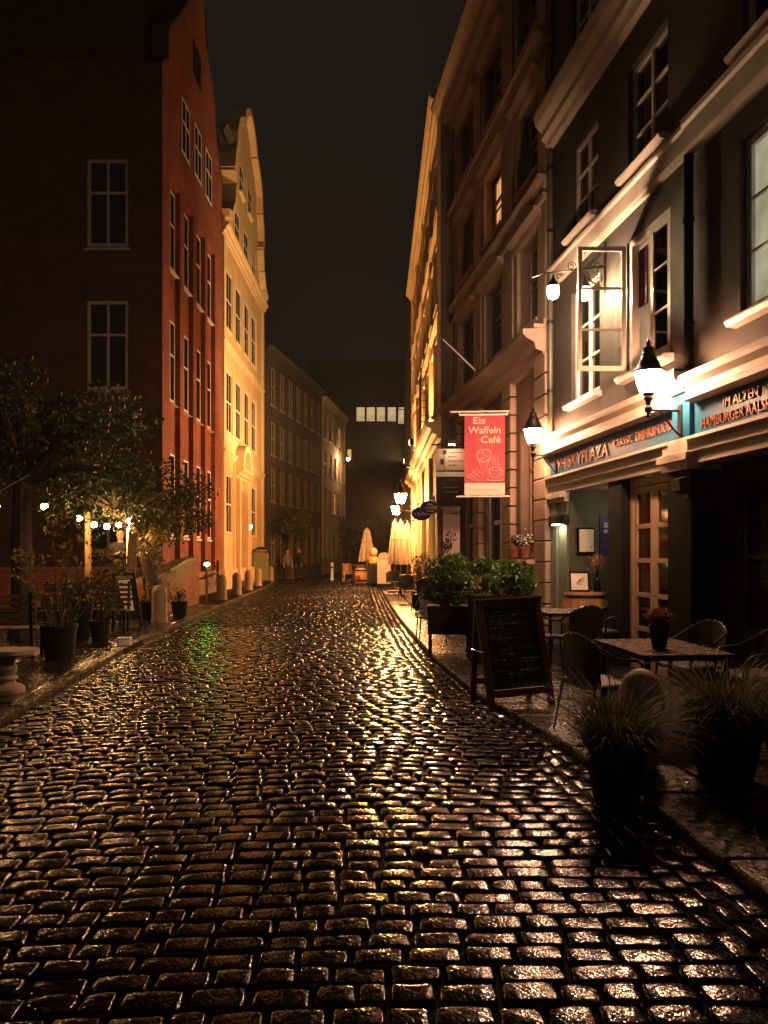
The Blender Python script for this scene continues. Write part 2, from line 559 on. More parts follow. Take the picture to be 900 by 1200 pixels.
GRIDS = {4: ([-1,-.965,-.90,-.80,-.4,0,.4,.80,.90,.965,1], [-1,-.94,-.84,-.68,-.25,.25,.68,.84,.94,1]),
         3: ([-1,-.93,-.75,0,.75,.93,1], [-1,-.9,-.65,0,.65,.9,1]),
         2: ([-1,-.88,-.4,.4,.88,1], [-1,-.85,0,.85,1])}
def stones_mesh(name, specs, k, matl):
    """specs: cx,cy,length,depth,angle,tiltx,tilty,height per stone; rounded worn setts"""
    gx, gy = (np.array(q) for q in GRIDS[k])
    s_, t_ = np.meshgrid(gx, gy, indexing='ij')
    s_ = s_.ravel()[None]; t_ = t_.ravel()[None]
    sp = np.array(specs); N = len(sp)
    r1 = lambda sd: rng.normal(0, sd, (N,1))
    hx = sp[:,2][:,None]/2; hy = sp[:,3][:,None]/2
    kk = rng.uniform(.05,.14,(N,1))
    x = s_*(1 - kk*t_**4)*hx*(1 + r1(.025)*t_) + r1(.003)*t_*t_
    y = t_*(1 - kk*1.3*s_**4)*hy*(1 + r1(.05)*s_) + r1(.004)*s_*s_
    m = np.maximum(np.abs(s_)**1.0, np.abs(t_)*1.0)
    edge = np.interp(m[0], [0,.62,.84,.90,.95,1.0], [0,0,-.0008,-.003,-.008,-.05])[None]
    crown = rng.uniform(.0005,.004,(N,1))
    z = edge + crown*(1-s_**2)*(1-t_**2) + r1(.0013)*s_*t_ + r1(.0011)*np.sin(2.6*s_+r1(2)) + r1(.0013)*np.sin(3*t_+r1(2))*np.cos(2*s_)
    z = z + x*sp[:,5][:,None] + y*sp[:,6][:,None] + sp[:,7][:,None]
    ca = np.cos(sp[:,4])[:,None]; sa = np.sin(sp[:,4])[:,None]
    X = x*ca - y*sa + sp[:,0][:,None]
    Y = x*sa + y*ca + sp[:,1][:,None]
    return np.stack([X,Y,z], -1), len(gx), len(gy)
def stone_faces(nx, ny):
    q = [(i*ny+j, (i+1)*ny+j, (i+1)*ny+j+1, i*ny+j+1) for i in range(nx-1) for j in range(ny-1)]
    return q, np.zeros((0,3), int)
def fast_mesh(name, V, quads, tris, matl, smooth=True):
    """V (n,3); quads (q,4); tris (t,3) as arrays"""
    me = bpy.data.meshes.new(name)
    nq, ntr = len(quads), len(tris)
    me.vertices.add(len(V)); me.vertices.foreach_set('co', np.asarray(V, dtype=np.float32).ravel())
    loops = np.concatenate([np.asarray(quads, dtype=np.int32).ravel(), np.asarray(tris, dtype=np.int32).ravel()])
    me.loops.add(len(loops)); me.loops.foreach_set('vertex_index', loops)
    me.polygons.add(nq+ntr)
    st = np.concatenate([np.arange(nq)*4, nq*4 + np.arange(ntr)*3]).astype(np.int32)
    me.polygons.foreach_set('loop_start', st)
    me.polygons.foreach_set('use_smooth', np.full(nq+ntr, smooth))
    me.update(calc_edges=True)
    me.validate()
    me.materials.append(matl)
    return me
def add_stones(name, specs, k, matl, parent, single=False):
    P, m, nl = stones_mesh(name, specs, k, matl)
    q, t = stone_faces(m, nl)
    q = np.array(q); t = np.array(t)
    if single:
        for i in range(len(P)):
            c = P[i].mean(0) * np.array([1,1,0])
            me = fast_mesh(name, P[i]-c, q, t, matl)
            link(name, me, parent, tuple(c))
        return
    N, n1 = P.shape[0], P.shape[1]
    off = (np.arange(N)*n1)[:,None,None]
    Q = (q[None]+off).reshape(-1,4); T = t
    me = fast_mesh(name, P.reshape(-1,3), Q, T, matl)
    o = link(name, me, parent)
    o['kind'] = 'stuff'
    return o

specs = []
def slope(x): return max(-.06, min(.17, .055 - .04*(x+.5)))
def goff(x):
    # integral of slope
    n = 12; s = 0
    for i in range(n):
        s += slope(x*(i+.5)/n)*x/n
    return s
zc = .9
row = 0
while zc < 47:
    pitch = random.uniform(.118,.138)
    zc += pitch
    lo, hi = XL(zc)+.262, XR(zc + goff(XR(zc)))-.388
    x = lo - (random.uniform(.0,.10) if row % 2 else 0)
    while x < hi - .02:
        L = min(.32, max(.13, random.gauss(.205,.034)))
        if random.random() < .05: L *= .65
        if x < lo: L = max(.12, L)
        if hi - (x+L) < .10: L = hi - x
        cx = x + L/2
        cy = zc + goff(cx)
        specs.append((cx, cy, L-.008, pitch-.008+random.gauss(0,.003), math.atan(slope(cx))+random.gauss(0,.018),
                      random.gauss(0,.012), random.gauss(0,.019), random.gauss(0,.0035)))
        x += L
    row += 1
# gutter rows run along the kerbs
for side, offs in ((1,(.075,.20,.325)),(-1,(.075,.20))):
    for o_ in offs:
        z = .6
        while z < 44:
            L = max(.12, random.gauss(.21,.035))
            zm = z + L/2
            fx = XR if side > 0 else XL
            dx = (fx(zm+.3)-fx(zm-.3))/.6
            ang = atan2(1, dx)
            cx = fx(zm) - side*o_
            specs.append((cx, zm, L-.008, .118, ang, random.gauss(0,.03), random.gauss(0,.035) , -.012+random.gauss(0,.004)))
            z += L
def inframe(s):
    d = s[1]
    if d < 2.3: return False
    y = 648 + 1.6*F/d
    x = 450 + s[0]*F/d
    return -10 < x < 910 and y < 1212
near = sorted([s for s in specs if inframe(s)], key=lambda s: s[1])[:298]
ns = set(near)
rest = [s for s in specs if s not in ns]
mid = [s for s in rest if s[1] < 16]
far = [s for s in rest if s[1] >= 16]
add_stones('cobblestone', near, 4, M['cobble'], road, single=True)
add_stones('cobblestones', mid, 3, M['cobble'], road)
add_stones('cobblestones', far, 2, M['cobble'], road)

def slab_mb(quad4, zt, zb, c=.012, tilt=0):
    """quad4: four (x,y), counter-clockwise"""
    cx = sum(p[0] for p in quad4)/4; cy = sum(p[1] for p in quad4)/4
    def ins(p, d):
        vx, vy = cx-p[0], cy-p[1]; l = math.hypot(vx,vy) or 1
        return (p[0]+vx/l*d*1.4, p[1]+vy/l*d*1.4)
    vs = [(p[0],p[1],zb) for p in quad4] + [(p[0],p[1],zt-c) for p in quad4] + [(*ins(p,c),zt+tilt*(i in (1,2))) for i,p in enumerate(quad4)]
    fs = []
    for i in range(4):
        j = (i+1) % 4
        fs += [(i,j,4+j,4+i),(4+i,4+j,8+j,8+i)]
    fs.append((8,9,10,11))
    return MB().add(vs, fs)

# pavement beds
pb = MB()
for a, b in zip(zs[:-1], zs[1:]):
    pb.add([(XR(a)+.03,a,-.06),(XR(b)+.03,b,-.06),(XR(a)+.03,a,GR-.02),(XR(b)+.03,b,GR-.02),(9,a,GR-.02),(9,b,GR-.02)],
           [(0,1,3,2),(2,3,5,4)])
pav_r = struct('pavement', pb, M['joint'])
pb = MB()
for a, b in zip(zs[:-1], zs[1:]):
    pb.add([(XL(a)-.03,a,-.06),(XL(b)-.03,b,-.06),(XL(a)-.03,a,GL-.02),(XL(b)-.03,b,GL-.02),(-24,a,GL-.02),(-24,b,GL-.02)],
           [(1,0,2,3),(3,2,4,5)])
pav_l = struct('pavement', pb, M['joint'])
kerb_r = link('kerb', None); kerb_r['kind'] = 'structure'
kerb_l = link('kerb', None); kerb_l['kind'] = 'structure'
# right: broad granite kerb slabs, then pavers
z = 1.6
while z < 30:
    L = random.uniform(.95,1.25) if z < 12 else random.uniform(1.6,2.2)
    w = .56
    a, b = z+.012, z+L-.012
    part('kerb_stone', slab_mb([(XR(a),a),(XR(a)+w,a),(XR(b)+w,b),(XR(b),b)], GR+.004+random.gauss(0,.003), -.07, .014, random.gauss(0,.003)), M['kerb'], kerb_r)
    z += L
n_ = 0
for i in range(7):
    z = 2.4 + (.2 if i % 2 else 0)
    while z < 13:
        L = .42
        a, b = z+.008, z+L-.008
        x0 = .585 + i*.33; x1 = x0 + .314
        fx = 3.9 - .125*z
        if XR(a)+x1 < fx and n_ < 150:
            part('paving_slab', slab_mb([(XR(a)+x0,a),(XR(a)+x1,a),(XR(b)+x1,b),(XR(b)+x0,b)], GR+random.gauss(0,.003), GR-.05, .008, random.gauss(0,.004)), M['slab'], pav_r)
            n_ += 1
        z += L
pm = MB()
z = 13
while z < 34:
    for i in range(6):
        a, b = z+.01, z+.52
        x0 = .6 + i*.36
        fx = 3.4 - .13*z + (.9 if z > 20 else .0)
        if XR(a)+x0+.34 < max(fx, 1.5):
            t = slab_mb([(XR(a)+x0,a),(XR(a)+x0+.35,a),(XR(b)+x0+.35,b),(XR(b)+x0,b)], GR+random.gauss(0,.003), GR-.05, .008, random.gauss(0,.004))
            pm.add(t.v, t.f)
    z += .53
o = part('paving_slabs', pm, M['slab'], pav_r); o['kind'] = 'stuff'
# left: slim kerb and big wet flags
z = 3.0
while z < 42:
    L = random.uniform(.9,1.2) if z < 16 else 2.2
    a, b = z+.01, z+L-.01
    part('kerb_stone', slab_mb([(XL(a)-.15,a),(XL(a),a),(XL(b),b),(XL(b)-.15,b)], GL+.004+random.gauss(0,.004), -.07, .014), M['kerb'], kerb_l)
    z += L
n_ = 0; pm = MB()
for i in range(9):
    z = 4.6 + (.3 if i % 2 else 0)
    while z < 22:
        L = .6
        a, b = z+.009, z+L-.009
        x0 = .165 + i*.52; x1 = x0+.50
        q = [(XL(a)-x1,a),(XL(a)-x0,a),(XL(b)-x0,b),(XL(b)-x1,b)]
        s_ = slab_mb(q, GL+random.gauss(0,.003), GL-.05, .008, random.gauss(0,.005))
        px = 450 + q[1][0]*F/a
        if px > -20 and z < 14 and n_ < 130:
            part('paving_slab', s_, M['slab'], pav_l); n_ += 1
        elif px > -60:
            pm.add(s_.v, s_.f)
        z += L
o = part('paving_slabs', pm, M['slab'], pav_l); o['kind'] = 'stuff'

# ------------------------------------------------------------------ windows
WC = {}
def win(bld, u, z, w, h, fm, pm, cols=2, rows=3, y=.12, fw=.06, mw=.03, sill=None, trans=None, split=False, silld=.14, name='window', lab=None, flat=False):
    """window with frame, pane and sill; u,z = lower left corner of the opening"""
    key = (w,h,fm.name,pm.name,cols,rows,fw,mw,trans,split,flat)
    if key not in WC:
        b = MB()
        b.box(0,fw,-.03,.05,0,h); b.box(w-fw,w,-.03,.05,0,h)
        b.box(fw,w-fw,-.028,.05,0,fw*1.2); b.box(fw,w-fw,-.028,.05,h-fw,h)
        tz = trans*h if trans else None
        ys = []
        if tz:
            b.box(fw,w-fw,-.035,.05,tz-.035,tz+.035)
        x0, x1 = fw, w-fw
        cw = (x1-x0)/cols
        for c in range(1,cols):
            k = mw*(1.7 if cols == 2 or c*2 == cols else 1)
            b.box(x0+c*cw-k/2,x0+c*cw+k/2,-.024,.04,fw*1.2,h-fw)
        z0, z1 = fw*1.2, h-fw
        for r in range(1,rows):
            zz = z0+(z1-z0)*r/rows
            b.box(fw,w-fw,-.018,.035,zz-mw/2,zz+mw/2)
        panes = []
        if split:
            for c in range(cols):
                for r in range(rows):
                    q = MB(); q.box(x0+c*cw,x0+(c+1)*cw-.001,.012,.018,z0+(z1-z0)*r/rows,z0+(z1-z0)*(r+1)/rows-.001)
                    panes.append(q.mesh('pane', pm))
        else:
            q = MB(); q.box(.01,w-.01,.012,.02,.01,h-.01)
            panes.append(q.mesh('pane', pm))
        if flat:
            b.v = [(x_, -.008*(y_/-.03) if y_ < 0 else min(y_,.02), z_) for x_,y_,z_ in b.v]
            for me_ in panes:
                for v_ in me_.vertices: v_.co.y -= .012
        sm = None
        WC[key] = (b.mesh('window', fm), panes)
    fme, panes = WC[key]
    o = link(name, fme, bld, (u,y,z))
    for p in panes:
        link('pane', p, o)
    if sill:
        k2 = ('sill',w,sill.name,silld,y)
        if k2 not in WC:
            b = MB(); b.mould(-.07,w+.07,[(.05,-.02),(-y-silld,-.03),(-y-silld-.01,-.055),(-y-silld+.02,-.10),(-y,-.11),(.05,-.11)])
            WC[k2] = b.mesh('sill', sill)
        link('sill', WC[k2], o)
    if lab:
        o['label'] = lab
    return o

def text(name, body, size, matl, parent, loc, rot, ext=.006, align='LEFT', width=None, bold=0):
    c = bpy.data.curves.new(name, 'FONT')
    c.body = body; c.size = size; c.extrude = ext; c.align_x = align; c.offset = bold
    o = bpy.data.objects.new(name, c)
    COL.objects.link(o)
    bpy.context.view_layer.update()
    dg = bpy.context.evaluated_depsgraph_get()
    me = bpy.data.meshes.new_from_object(o.evaluated_get(dg), depsgraph=dg)
    bpy.data.objects.remove(o); bpy.data.curves.remove(c)
    me.name = name
    me.materials.clear(); me.materials.append(matl)
    xs_ = [v.co.x for v in me.vertices]
    if width and xs_:
        k = width/(max(xs_)-min(xs_))
        for v in me.vertices: v.co.x *= k
    return link(name, me, parent, loc, rot)
# ------------------------------------------------------------------ the dark cafe house at the front of the row
ANG = atan2(-1, .133)
def fx_z(x): return 4.7/((x-450)/F + .133)
def wu(x): return (13.0-fx_z(x))*1.0088
OW = (4.7-.133*13, 13, 0)
house = thing('shop_house', 'dark rendered house with pale window trim above a blue painted shop fascia', 'house', OW, ANG)
cw = [(.85,1.95),(2.84,4.0),(5.40,6.6),(7.8,9.0)]
b = MB()
holes = [(a,c,4.05,5.86) for a,c in cw] + [(a+.04,c-.06,6.76,8.2) for a,c in cw] + [(a+.04,c-.06,9.7,11.0) for a,c in cw]
b.wall(0,11,3.62,12,holes,.16)
b.box(0,11,.17,7,3.62,12)           # body behind the reveals
b.quad((0,0,3.62),(0,.2,3.62),(0,.2,12),(0,0,12))
b.box(-.0,.12,.0,.3,2.62,3.62)
b.box(.78,11,2.0,7,0,3.62)
part('wall', b, M['house_dark'], house)
# windows, first floor
WN = 'window'
o = win(house, .85, 4.05, 1.10, 1.81, M['white'], M['darkpane'], 2, 3, .10, .075, .035, M['white'], None, True, .13)
win(house, 5.40, 4.05, 1.20, 1.81, M['white'], M['blind'], 2, 3, .10, .085, .03, M['white'], None, True, .13, lab='window with a pale glowing blind')
win(house, 7.8, 4.05, 1.20, 1.81, M['white'], M['darkpane'], 2, 3, .10, .085, .03, M['white'], None, True, .13)
for a, c in cw:
    win(house, a+.04, 6.76, c-a-.10, 1.44, M['cream'], M['darkpane'], 2, 3, .10, .06, .03, M['cream'], None, True, .16)
    win(house, a+.04, 9.7, c-a-.10, 1.3, M['cream'], M['darkpane'], 2, 3, .10, .06, .03, M['cream'], None, False, .1)
# the open casement window: frame, one closed leaf, one leaf swung out
fr = MB()
fr.box(0,.09,-.05,.06,0,1.81); fr.box(1.07,1.16,-.05,.06,0,1.81); fr.box(.09,1.07,-.048,.06,0,.08); fr.box(.09,1.07,-.048,.06,1.73,1.81)
fr.box(.555,.605,-.03,.06,.08,1.73)
fo = part('window', fr, M['white'], house, loc=(2.84,.08,4.05)); fo['label'] = 'casement window with one leaf swung open'
b = MB(); b.mould(-.09,1.25,[(.05,-.02),(-.22,-.03),(-.23,-.06),(-.19,-.11),(-.08,-.12),(.05,-.12)])
part('sill', b, M['white'], fo)
def leaf_frame(w, h):
    m_ = MB()
    m_.box(0,.055,-.022,.022,0,h); m_.box(w-.055,w,-.022,.022,0,h)
    m_.box(.055,w-.055,-.02,.02,0,.065); m_.box(.055,w-.055,-.02,.02,h-.055,h)
    for r in (1,2):
        m_.box(.055,w-.055,-.016,.016,h*r/3-.014,h*r/3+.014)
    pan = [MB().box(.055,w-.055,-.003,.003,max(.065,h*r/3+.014),min(h-.055,h*(r+1)/3-.014)) for r in range(3)]
    return m_, pan
lf, pn = leaf_frame(.47, 1.65)
cl = part('sash', lf, M['white'], house, loc=(3.445,.06,4.13))
for p in pn: part('pane', p, M['glass'], cl)
lf, pn = leaf_frame(.66, 1.70)
# hinge on the far jamb; local x of the leaf points out into the street, almost square to the wall
op = part('sash', lf, M['white'], house, loc=(2.86,-.03,4.10), rot=(0,0,R(-97)))
op['label'] = 'window leaf swung out over the street'
for p in pn: part('pane', p, M['glass'], op)
# room behind the open window
rm = MB(); rm.box(2.86,3.98,.158,.166,4.06,5.84)
part('room_wall', rm, M['roomglow'], house)
cu = MB(); cu.box(2.93,3.16,.125,.15,4.95,5.72)
part('curtain', cu, M['maroon'], house)
# horizontal trims
def cornice(bl, name, u0, u1, prof, m):
    return part(name, MB().mould(u0,u1,prof), m, bl)
cornice(house,'string_course',0,4.55,[(0,6.22),(-.07,6.22),(-.09,6.27),(-.09,6.48),(-.13,6.50),(-.13,6.55),(0,6.57)],M['cream'])
cornice(house,'string_course',4.55,11,[(0,6.17),(-.12,6.17),(-.14,6.22),(-.14,6.46),(-.18,6.48),(-.18,6.55),(0,6.57)],M['cream'])
cornice(house,'eaves_cornice',-.05,11,[(0,8.70),(-.10,8.72),(-.12,8.80),(-.20,8.86),(-.20,8.98),(-.30,9.08),(-.34,9.22),(-.34,9.28),(0,9.34)],M['cream'])
led = [(0,3.30),(-.10,3.31),(-.22,3.315),(-.23,3.37),(-.17,3.40),(-.16,3.47),(-.24,3.52),(-.26,3.56),(-.26,3.60),(-.12,3.66),(0,3.70)]
cornice(house,'ledge',0,4.22,led,M['cream'])
cornice(house,'ledge',4.64,11,led,M['cream'])
arch = [(0,2.62),(-.06,2.62),(-.07,2.72),(-.11,2.75),(-.11,2.84),(-.17,2.88),(-.17,2.915),(0,2.92)]
cornice(house,'architrave',.0,4.22,arch,M['cream'])
cornice(house,'architrave',4.64,11,arch,M['cream'])
def board(u0, u1):
    return part('fascia_board', MB().box(u0,u1,-.055,0,2.925,3.298), M['fascia'], house)
fb1 = board(.02,4.24); fb2 = board(4.62,11)
fb1['label'] = 'blue fascia board lettered WHISKYPLAZA'; fb2['label'] = 'blue fascia board lettered IM ALTEN HAMBURGER AALSPEICHER'
RT = (R(90),0,0)
text('lettering','WHISKYPLAZA',.275,M['gold'],fb1,(.22,-.064,3.005),RT,.005,'LEFT',2.16,0)
text('lettering','CLASSIC',.155,M['gold'],fb1,(2.56,-.064,3.085),RT,.006,'LEFT',.58,0)
text('lettering','DRINK&FOOD',.185,M['gold'],fb1,(3.22,-.064,3.075),RT,.006,'LEFT',.92,0)
text('lettering','IM ALTEN',.14,M['gold'],fb2,(5.20,-.064,3.145),RT,.006,'LEFT',.58,0)
text('lettering','HAMBURGER AALSPEICHER',.16,M['gold'],fb2,(4.78,-.064,2.985),RT,.006,'LEFT',1.62,0)
# console between the boards, pilaster and capital
cb_ = MB(); cb_.cbox(4.24,4.62,-.11,.0,2.93,3.44); cb_.mould(4.27,4.59,[(0,3.44),(-.13,3.44),(-.20,3.56),(-.28,3.62),(-.28,3.70),(0,3.72)])
part('console', cb_, M['fascia'], house)
kb = MB(); kb.mould(4.24,4.62,[(0,3.44),(-.16,3.45),(-.30,3.58),(-.31,3.66),(0,3.68)])
part('console_cap', kb, M['cream'], house)
cp = MB(); cp.cbox(4.02,4.70,-.20,.0,2.66,2.75); cp.cbox(4.08,4.64,-.15,.0,2.75,2.92); cp.cbox(4.06,4.66,-.16,.0,2.56,2.66)
part('capital', cp, M['cream'], house)
pl = MB(); pl.cbox(4.10,4.62,-.09,.3,.0,2.56)
part('pilaster', pl, M['black'], house)
pl = MB(); pl.cbox(2.30,2.74,-.03,.32,.0,2.62)
part('pillar', pl, M['black'], house)
# corner pilaster, pale green, with capital and a dark metal band
pl = MB(); pl.cbox(.02,.30,-.05,.2,0,2.46); pl.cbox(.34,.72,-.03,.3,0,2.46)
part('pilaster', pl, M['palegreen'], house)['label'] = 'pale green pilaster at the corner'
cp = MB(); cp.cbox(-.02,.76,-.12,.3,2.53,2.62); cp.cbox(0,.74,-.08,.3,2.46,2.53)
part('capital', cp, M['cream'], house)
bn = MB(); bn.cbox(.01,.74,-.09,.0,2.07,2.24)
part('lamp_band', bn, M['blackmetal'], house)
# porch
pc = MB()
pc.quad((.76,.0,0),(.76,1.9,0),(.76,1.9,2.62),(.76,.0,2.62))
pc.box(.76,2.8,1.7,1.9,0,2.62)
part('porch_wall', pc, M['porch'], house)
ce = MB(); ce.box(.3,11,.005,2.0,2.62,2.68)
part('porch_ceiling', ce, M['cream'], house)
# glazed double door
dm = MB()
DW, DH = 1.30, 2.60
dm.box(0,.09,-.04,.04,0,DH); dm.box(DW-.09,DW,-.04,.04,0,DH); dm.box(.09,DW-.09,-.038,.04,DH-.10,DH)
do = part('door', dm, M['doorwood'], house, loc=(2.77,.12,0))
for k in range(2):
    x0 = .095 + k*.56; w_ = .55
    lm = MB()
    lm.box(0,.085,-.03,.02,.02,2.49); lm.box(w_-.085,w_,-.03,.02,.02,2.49)
    zz = [.02,.12,.62,1.08,1.54,2.00,2.42]
    lm.box(.085,w_-.085,-.028,.02,.02,.14); lm.box(.085,w_-.085,-.028,.02,2.40,2.49)
    for z_ in (.58,1.04,1.50,1.96): lm.box(.085,w_-.085,-.028,.02,z_-.03,z_+.03)
    lo_ = part('door_leaf', lm, M['doorwood'], do, loc=(x0,0,0))
    pn_ = MB()
    for za, zb in ((.14,.55),(.61,1.01),(1.07,1.47),(1.53,1.93),(1.99,2.40)):
        pn_.box(.085,w_-.085,-.006,.002,za,zb)
    link('pane', pn_.mesh('pane', M['darkpane']), do, (x0,0,0))
hm = MB(); hm.cyl((.70,-.05,1.05),(.70,-.09,1.05),.012); hm.cyl((.70,-.085,1.05),(.80,-.085,1.05),.011)
part('handle', hm, M['chrome'], do)
# dark shopfront to the right of the pilaster
df = MB(); df.wall(4.62,11,0,2.62,[(5.0,6.4,.7,2.4),(6.9,8.4,.7,2.4)],.1,.28); df.box(4.62,11,.39,.6,0,2.62)
part('shopfront', df, M['black'], house)
for u_ in (5.0,6.9):
    win(house, u_, .7, 1.4 if u_ < 6 else 1.5, 1.7, M['black'], M['darkpane'], 2, 2, .33, .07, .04)
# roof
rf = MB(); rf.prism([(-.1,12),(11,12),(11,13.5),(-.1,13.5)], .2, 7)
part('roof', rf, M['roof'], house)

# wall lamp box, unlit, on the dark pilaster
wl_ = thing('wall_lamp_box', 'small unlit grey wall lamp box on the black pilaster', 'wall lamp', tuple(Vector(OW)+Matrix.Rotation(ANG,3,'Z')@Vector((4.52,-.09,2.28))), ANG)
t = MB(); t.mould(-.10,.10,[(0,0),(-.13,.03),(-.15,.16),(-.02,.20),(0,.20)])
part('shade', t, M['pipe'], wl_)
t = MB(); t.box(-.06,.06,-.012,0,-.05,0)
part('back_plate', t, M['blackmetal'], wl_)
def wpt(u, y, z): return tuple(Vector(OW)+Matrix.Rotation(ANG,3,'Z')@Vector((u,y,z)))

# lit lamps of the porch
ul = thing('pilaster_lamp', 'small dark lamp box washing light down the pale green pilaster', 'wall lamp', wpt(.53,-.04,2.06), ANG)
t = MB(); t.cbox(-.12,.12,-.15,-.052,.02,.16); part('housing', t, M['blackmetal'], ul)
t = MB(); t.box(-.10,.10,-.14,-.06,.010,.018); part('lens', t, M['glow_porch'], ul)
cl_ = thing('porch_lamp', 'small round ceiling lamp inside the olive porch', 'ceiling lamp', wpt(1.75,.75,2.60), ANG)
t = MB(); t.lathe([(.05,-.06),(.08,-.04),(.085,.0)], (0,0,0), 14); part('lens', t, M['glow_porch'], cl_, True)
t = MB(); t.lathe([(.09,.001),(.10,.018)], (0,0,0), 14); part('rim', t, M['blackmetal'], cl_, True)

# downpipes
dp = thing('downpipe', 'olive painted downpipe between the dark house and the sandstone building', 'downpipe', wpt(.06,-.07,0), ANG)
t = MB(); t.tube([(0,0,3.70),(0,0,8.6)], .05, 10)
part('pipe', t, M['pipe'], dp, True)
for z_ in (4.4,5.6,7.2,8.3): part('bracket', MB().cyl((0,0,z_),(0,0,z_+.05),.062,n=10), M['blackmetal'], dp, True)
dp = thing('downpipe', 'black downpipe on the dark wall beside the glowing blind window', 'downpipe', wpt(4.55,-.08,0), ANG)
t = MB(); t.tube([(0,0,3.72),(0,0,6.16)], .055, 10)
part('pipe', t, M['black'], dp, True)
for z_ in (4.2,5.4): part('bracket', MB().cyl((0,0,z_),(0,0,z_+.05),.068,n=10), M['blackmetal'], dp, True)

# ------------------------------------------------------------------ wall lanterns
def lantern(label, loc, rz, arm=.45, glowm=None, k=1.0, group=None):
    """origin at the wall, arm along -y; bowl hangs at the end of the arm"""
    l = thing('wall_lantern', label, 'wall lantern', loc, rz, group)
    y = -arm
    br_ = MB()
    br_.tube([(0,0,.10),(0,y,.10)], .016*k, 8)
    br_.tube([(0,-.01,-.22*k),(0,-.06,-.18*k),(0,y*.45,-.02),(0,y*.62,.085)], .013*k, 6)
    br_.cbox(-.05*k,.05*k,-.02,0,-.28*k,.18*k)
    part('bracket', br_, M['blackmetal'], l, True)
    nk = MB(); nk.lathe([(.012,-.08),(.03,-.06),(.02,-.03),(.045,.0),(.05,.05),(.03,.08),(.035,.13),(.06,.17),(.05,.20),(.085,.235)], (0,y,.08), 14)
    part('stem', nk, M['blackmetal'], l, True)
    bw = MB(); bw.lathe([(.085,0),(.105,.03),(.145,.14),(.165,.25),(.170,.29)], (0,y,.315), 20)
    bo_ = part('bowl', bw, M['bowl_street'] if glowm else M['bowl_lantern'], l, True)
    bu = MB(); bu.lathe([(.012,-.05),(.04,-.036),(.052,0),(.04,.036),(.012,.05)], (0,y,.315+.14), 14)
    part('bulb', bu, glowm or M['glow_lantern'], bo_, True)
    cp_ = MB(); cp_.lathe([(.172,-.004),(.205,-.03),(.208,-.015),(.175,.02),(.15,.045),(.135,.10),(.105,.15),(.085,.19),(.09,.21),(.075,.225),(.062,.27),(.07,.29),(.045,.31),(.02,.335),(.03,.36),(.012,.39),(.004,.41)], (0,y,.605), 18)
    part('cap', cp_, M['blackmetal'], l, True)
    return l
l1_ = lantern('lit globe lantern with black cap on the pilaster between the two blue fascia boards', wpt(4.43,-.11,3.16), ANG, .44, group='globe lanterns on the dark house')
l2_ = lantern('lit globe lantern with black cap at the WHISKYPLAZA end of the fascia', wpt(.33,-.06,3.18), ANG, .46, group='globe lanterns on the dark house')

for l_ in (l1_, l2_): l_.scale = (.9,.9,.9)

# wrought iron bracket with two lamps
ib = thing('iron_lamp_bracket', 'wrought iron scroll bracket with two glaring lamps between the upper windows', 'lamp bracket', wpt(2.15,0,5.72), ANG)
t = MB()
t.tube([(0,0,.10),(0,-.35,.03),(0,-.7,-.02),(0,-.95,-.06),(0,-1.12,-.13)], [.016,.016,.015,.012,.006], 6)
t.tube([(0,0,.40),(0,-.12,.22),(0,-.30,.06)], .011, 6)
t.tube([(0,0,-.25),(0,-.18,-.16),(0,-.42,-.0)], .011, 6)
def scroll(cx, cz, r, turns=1.6, sgn=1, a0=0):
    return [(0, cx + sgn*cos(a0+2*pi*turns*i/22)*r*(1-.75*i/22), cz + sin(a0+2*pi*turns*i/22)*r*(1-.75*i/22)) for i in range(23)]
for cx, cz, r, sg in ((-.16,.06,.10,1),(-.30,-.08,.08,-1),(-.52,.07,.07,1),(-.10,-.10,.07,-1),(-.70,-.08,.06,1)):
    t.tube(scroll(cx,cz,r,1.5,sg), .007, 5)
part('ironwork', t, M['blackmetal'], ib, True)
t = MB(); t.cbox(-.03,.03,-.015,0,-.30,.45)
part('wall_plate', t, M['blackmetal'], ib)
for y_ in (-.80,-.32):
    hd = MB(); hd.lathe([(.095,-.08),(.07,-.02),(.04,.02),(.02,.05),(.012,.10)], (0,y_,-.17), 12)
    ho = part('lamp_cap', hd, M['blackmetal'], ib, True)
    bl = MB(); bl.lathe([(.02,-.255),(.062,-.235),(.085,-.17),(.082,-.11),(.06,-.08)], (0,y_,-.17), 14)
    part('bulb', bl, M['glow_flood'], ho, True)

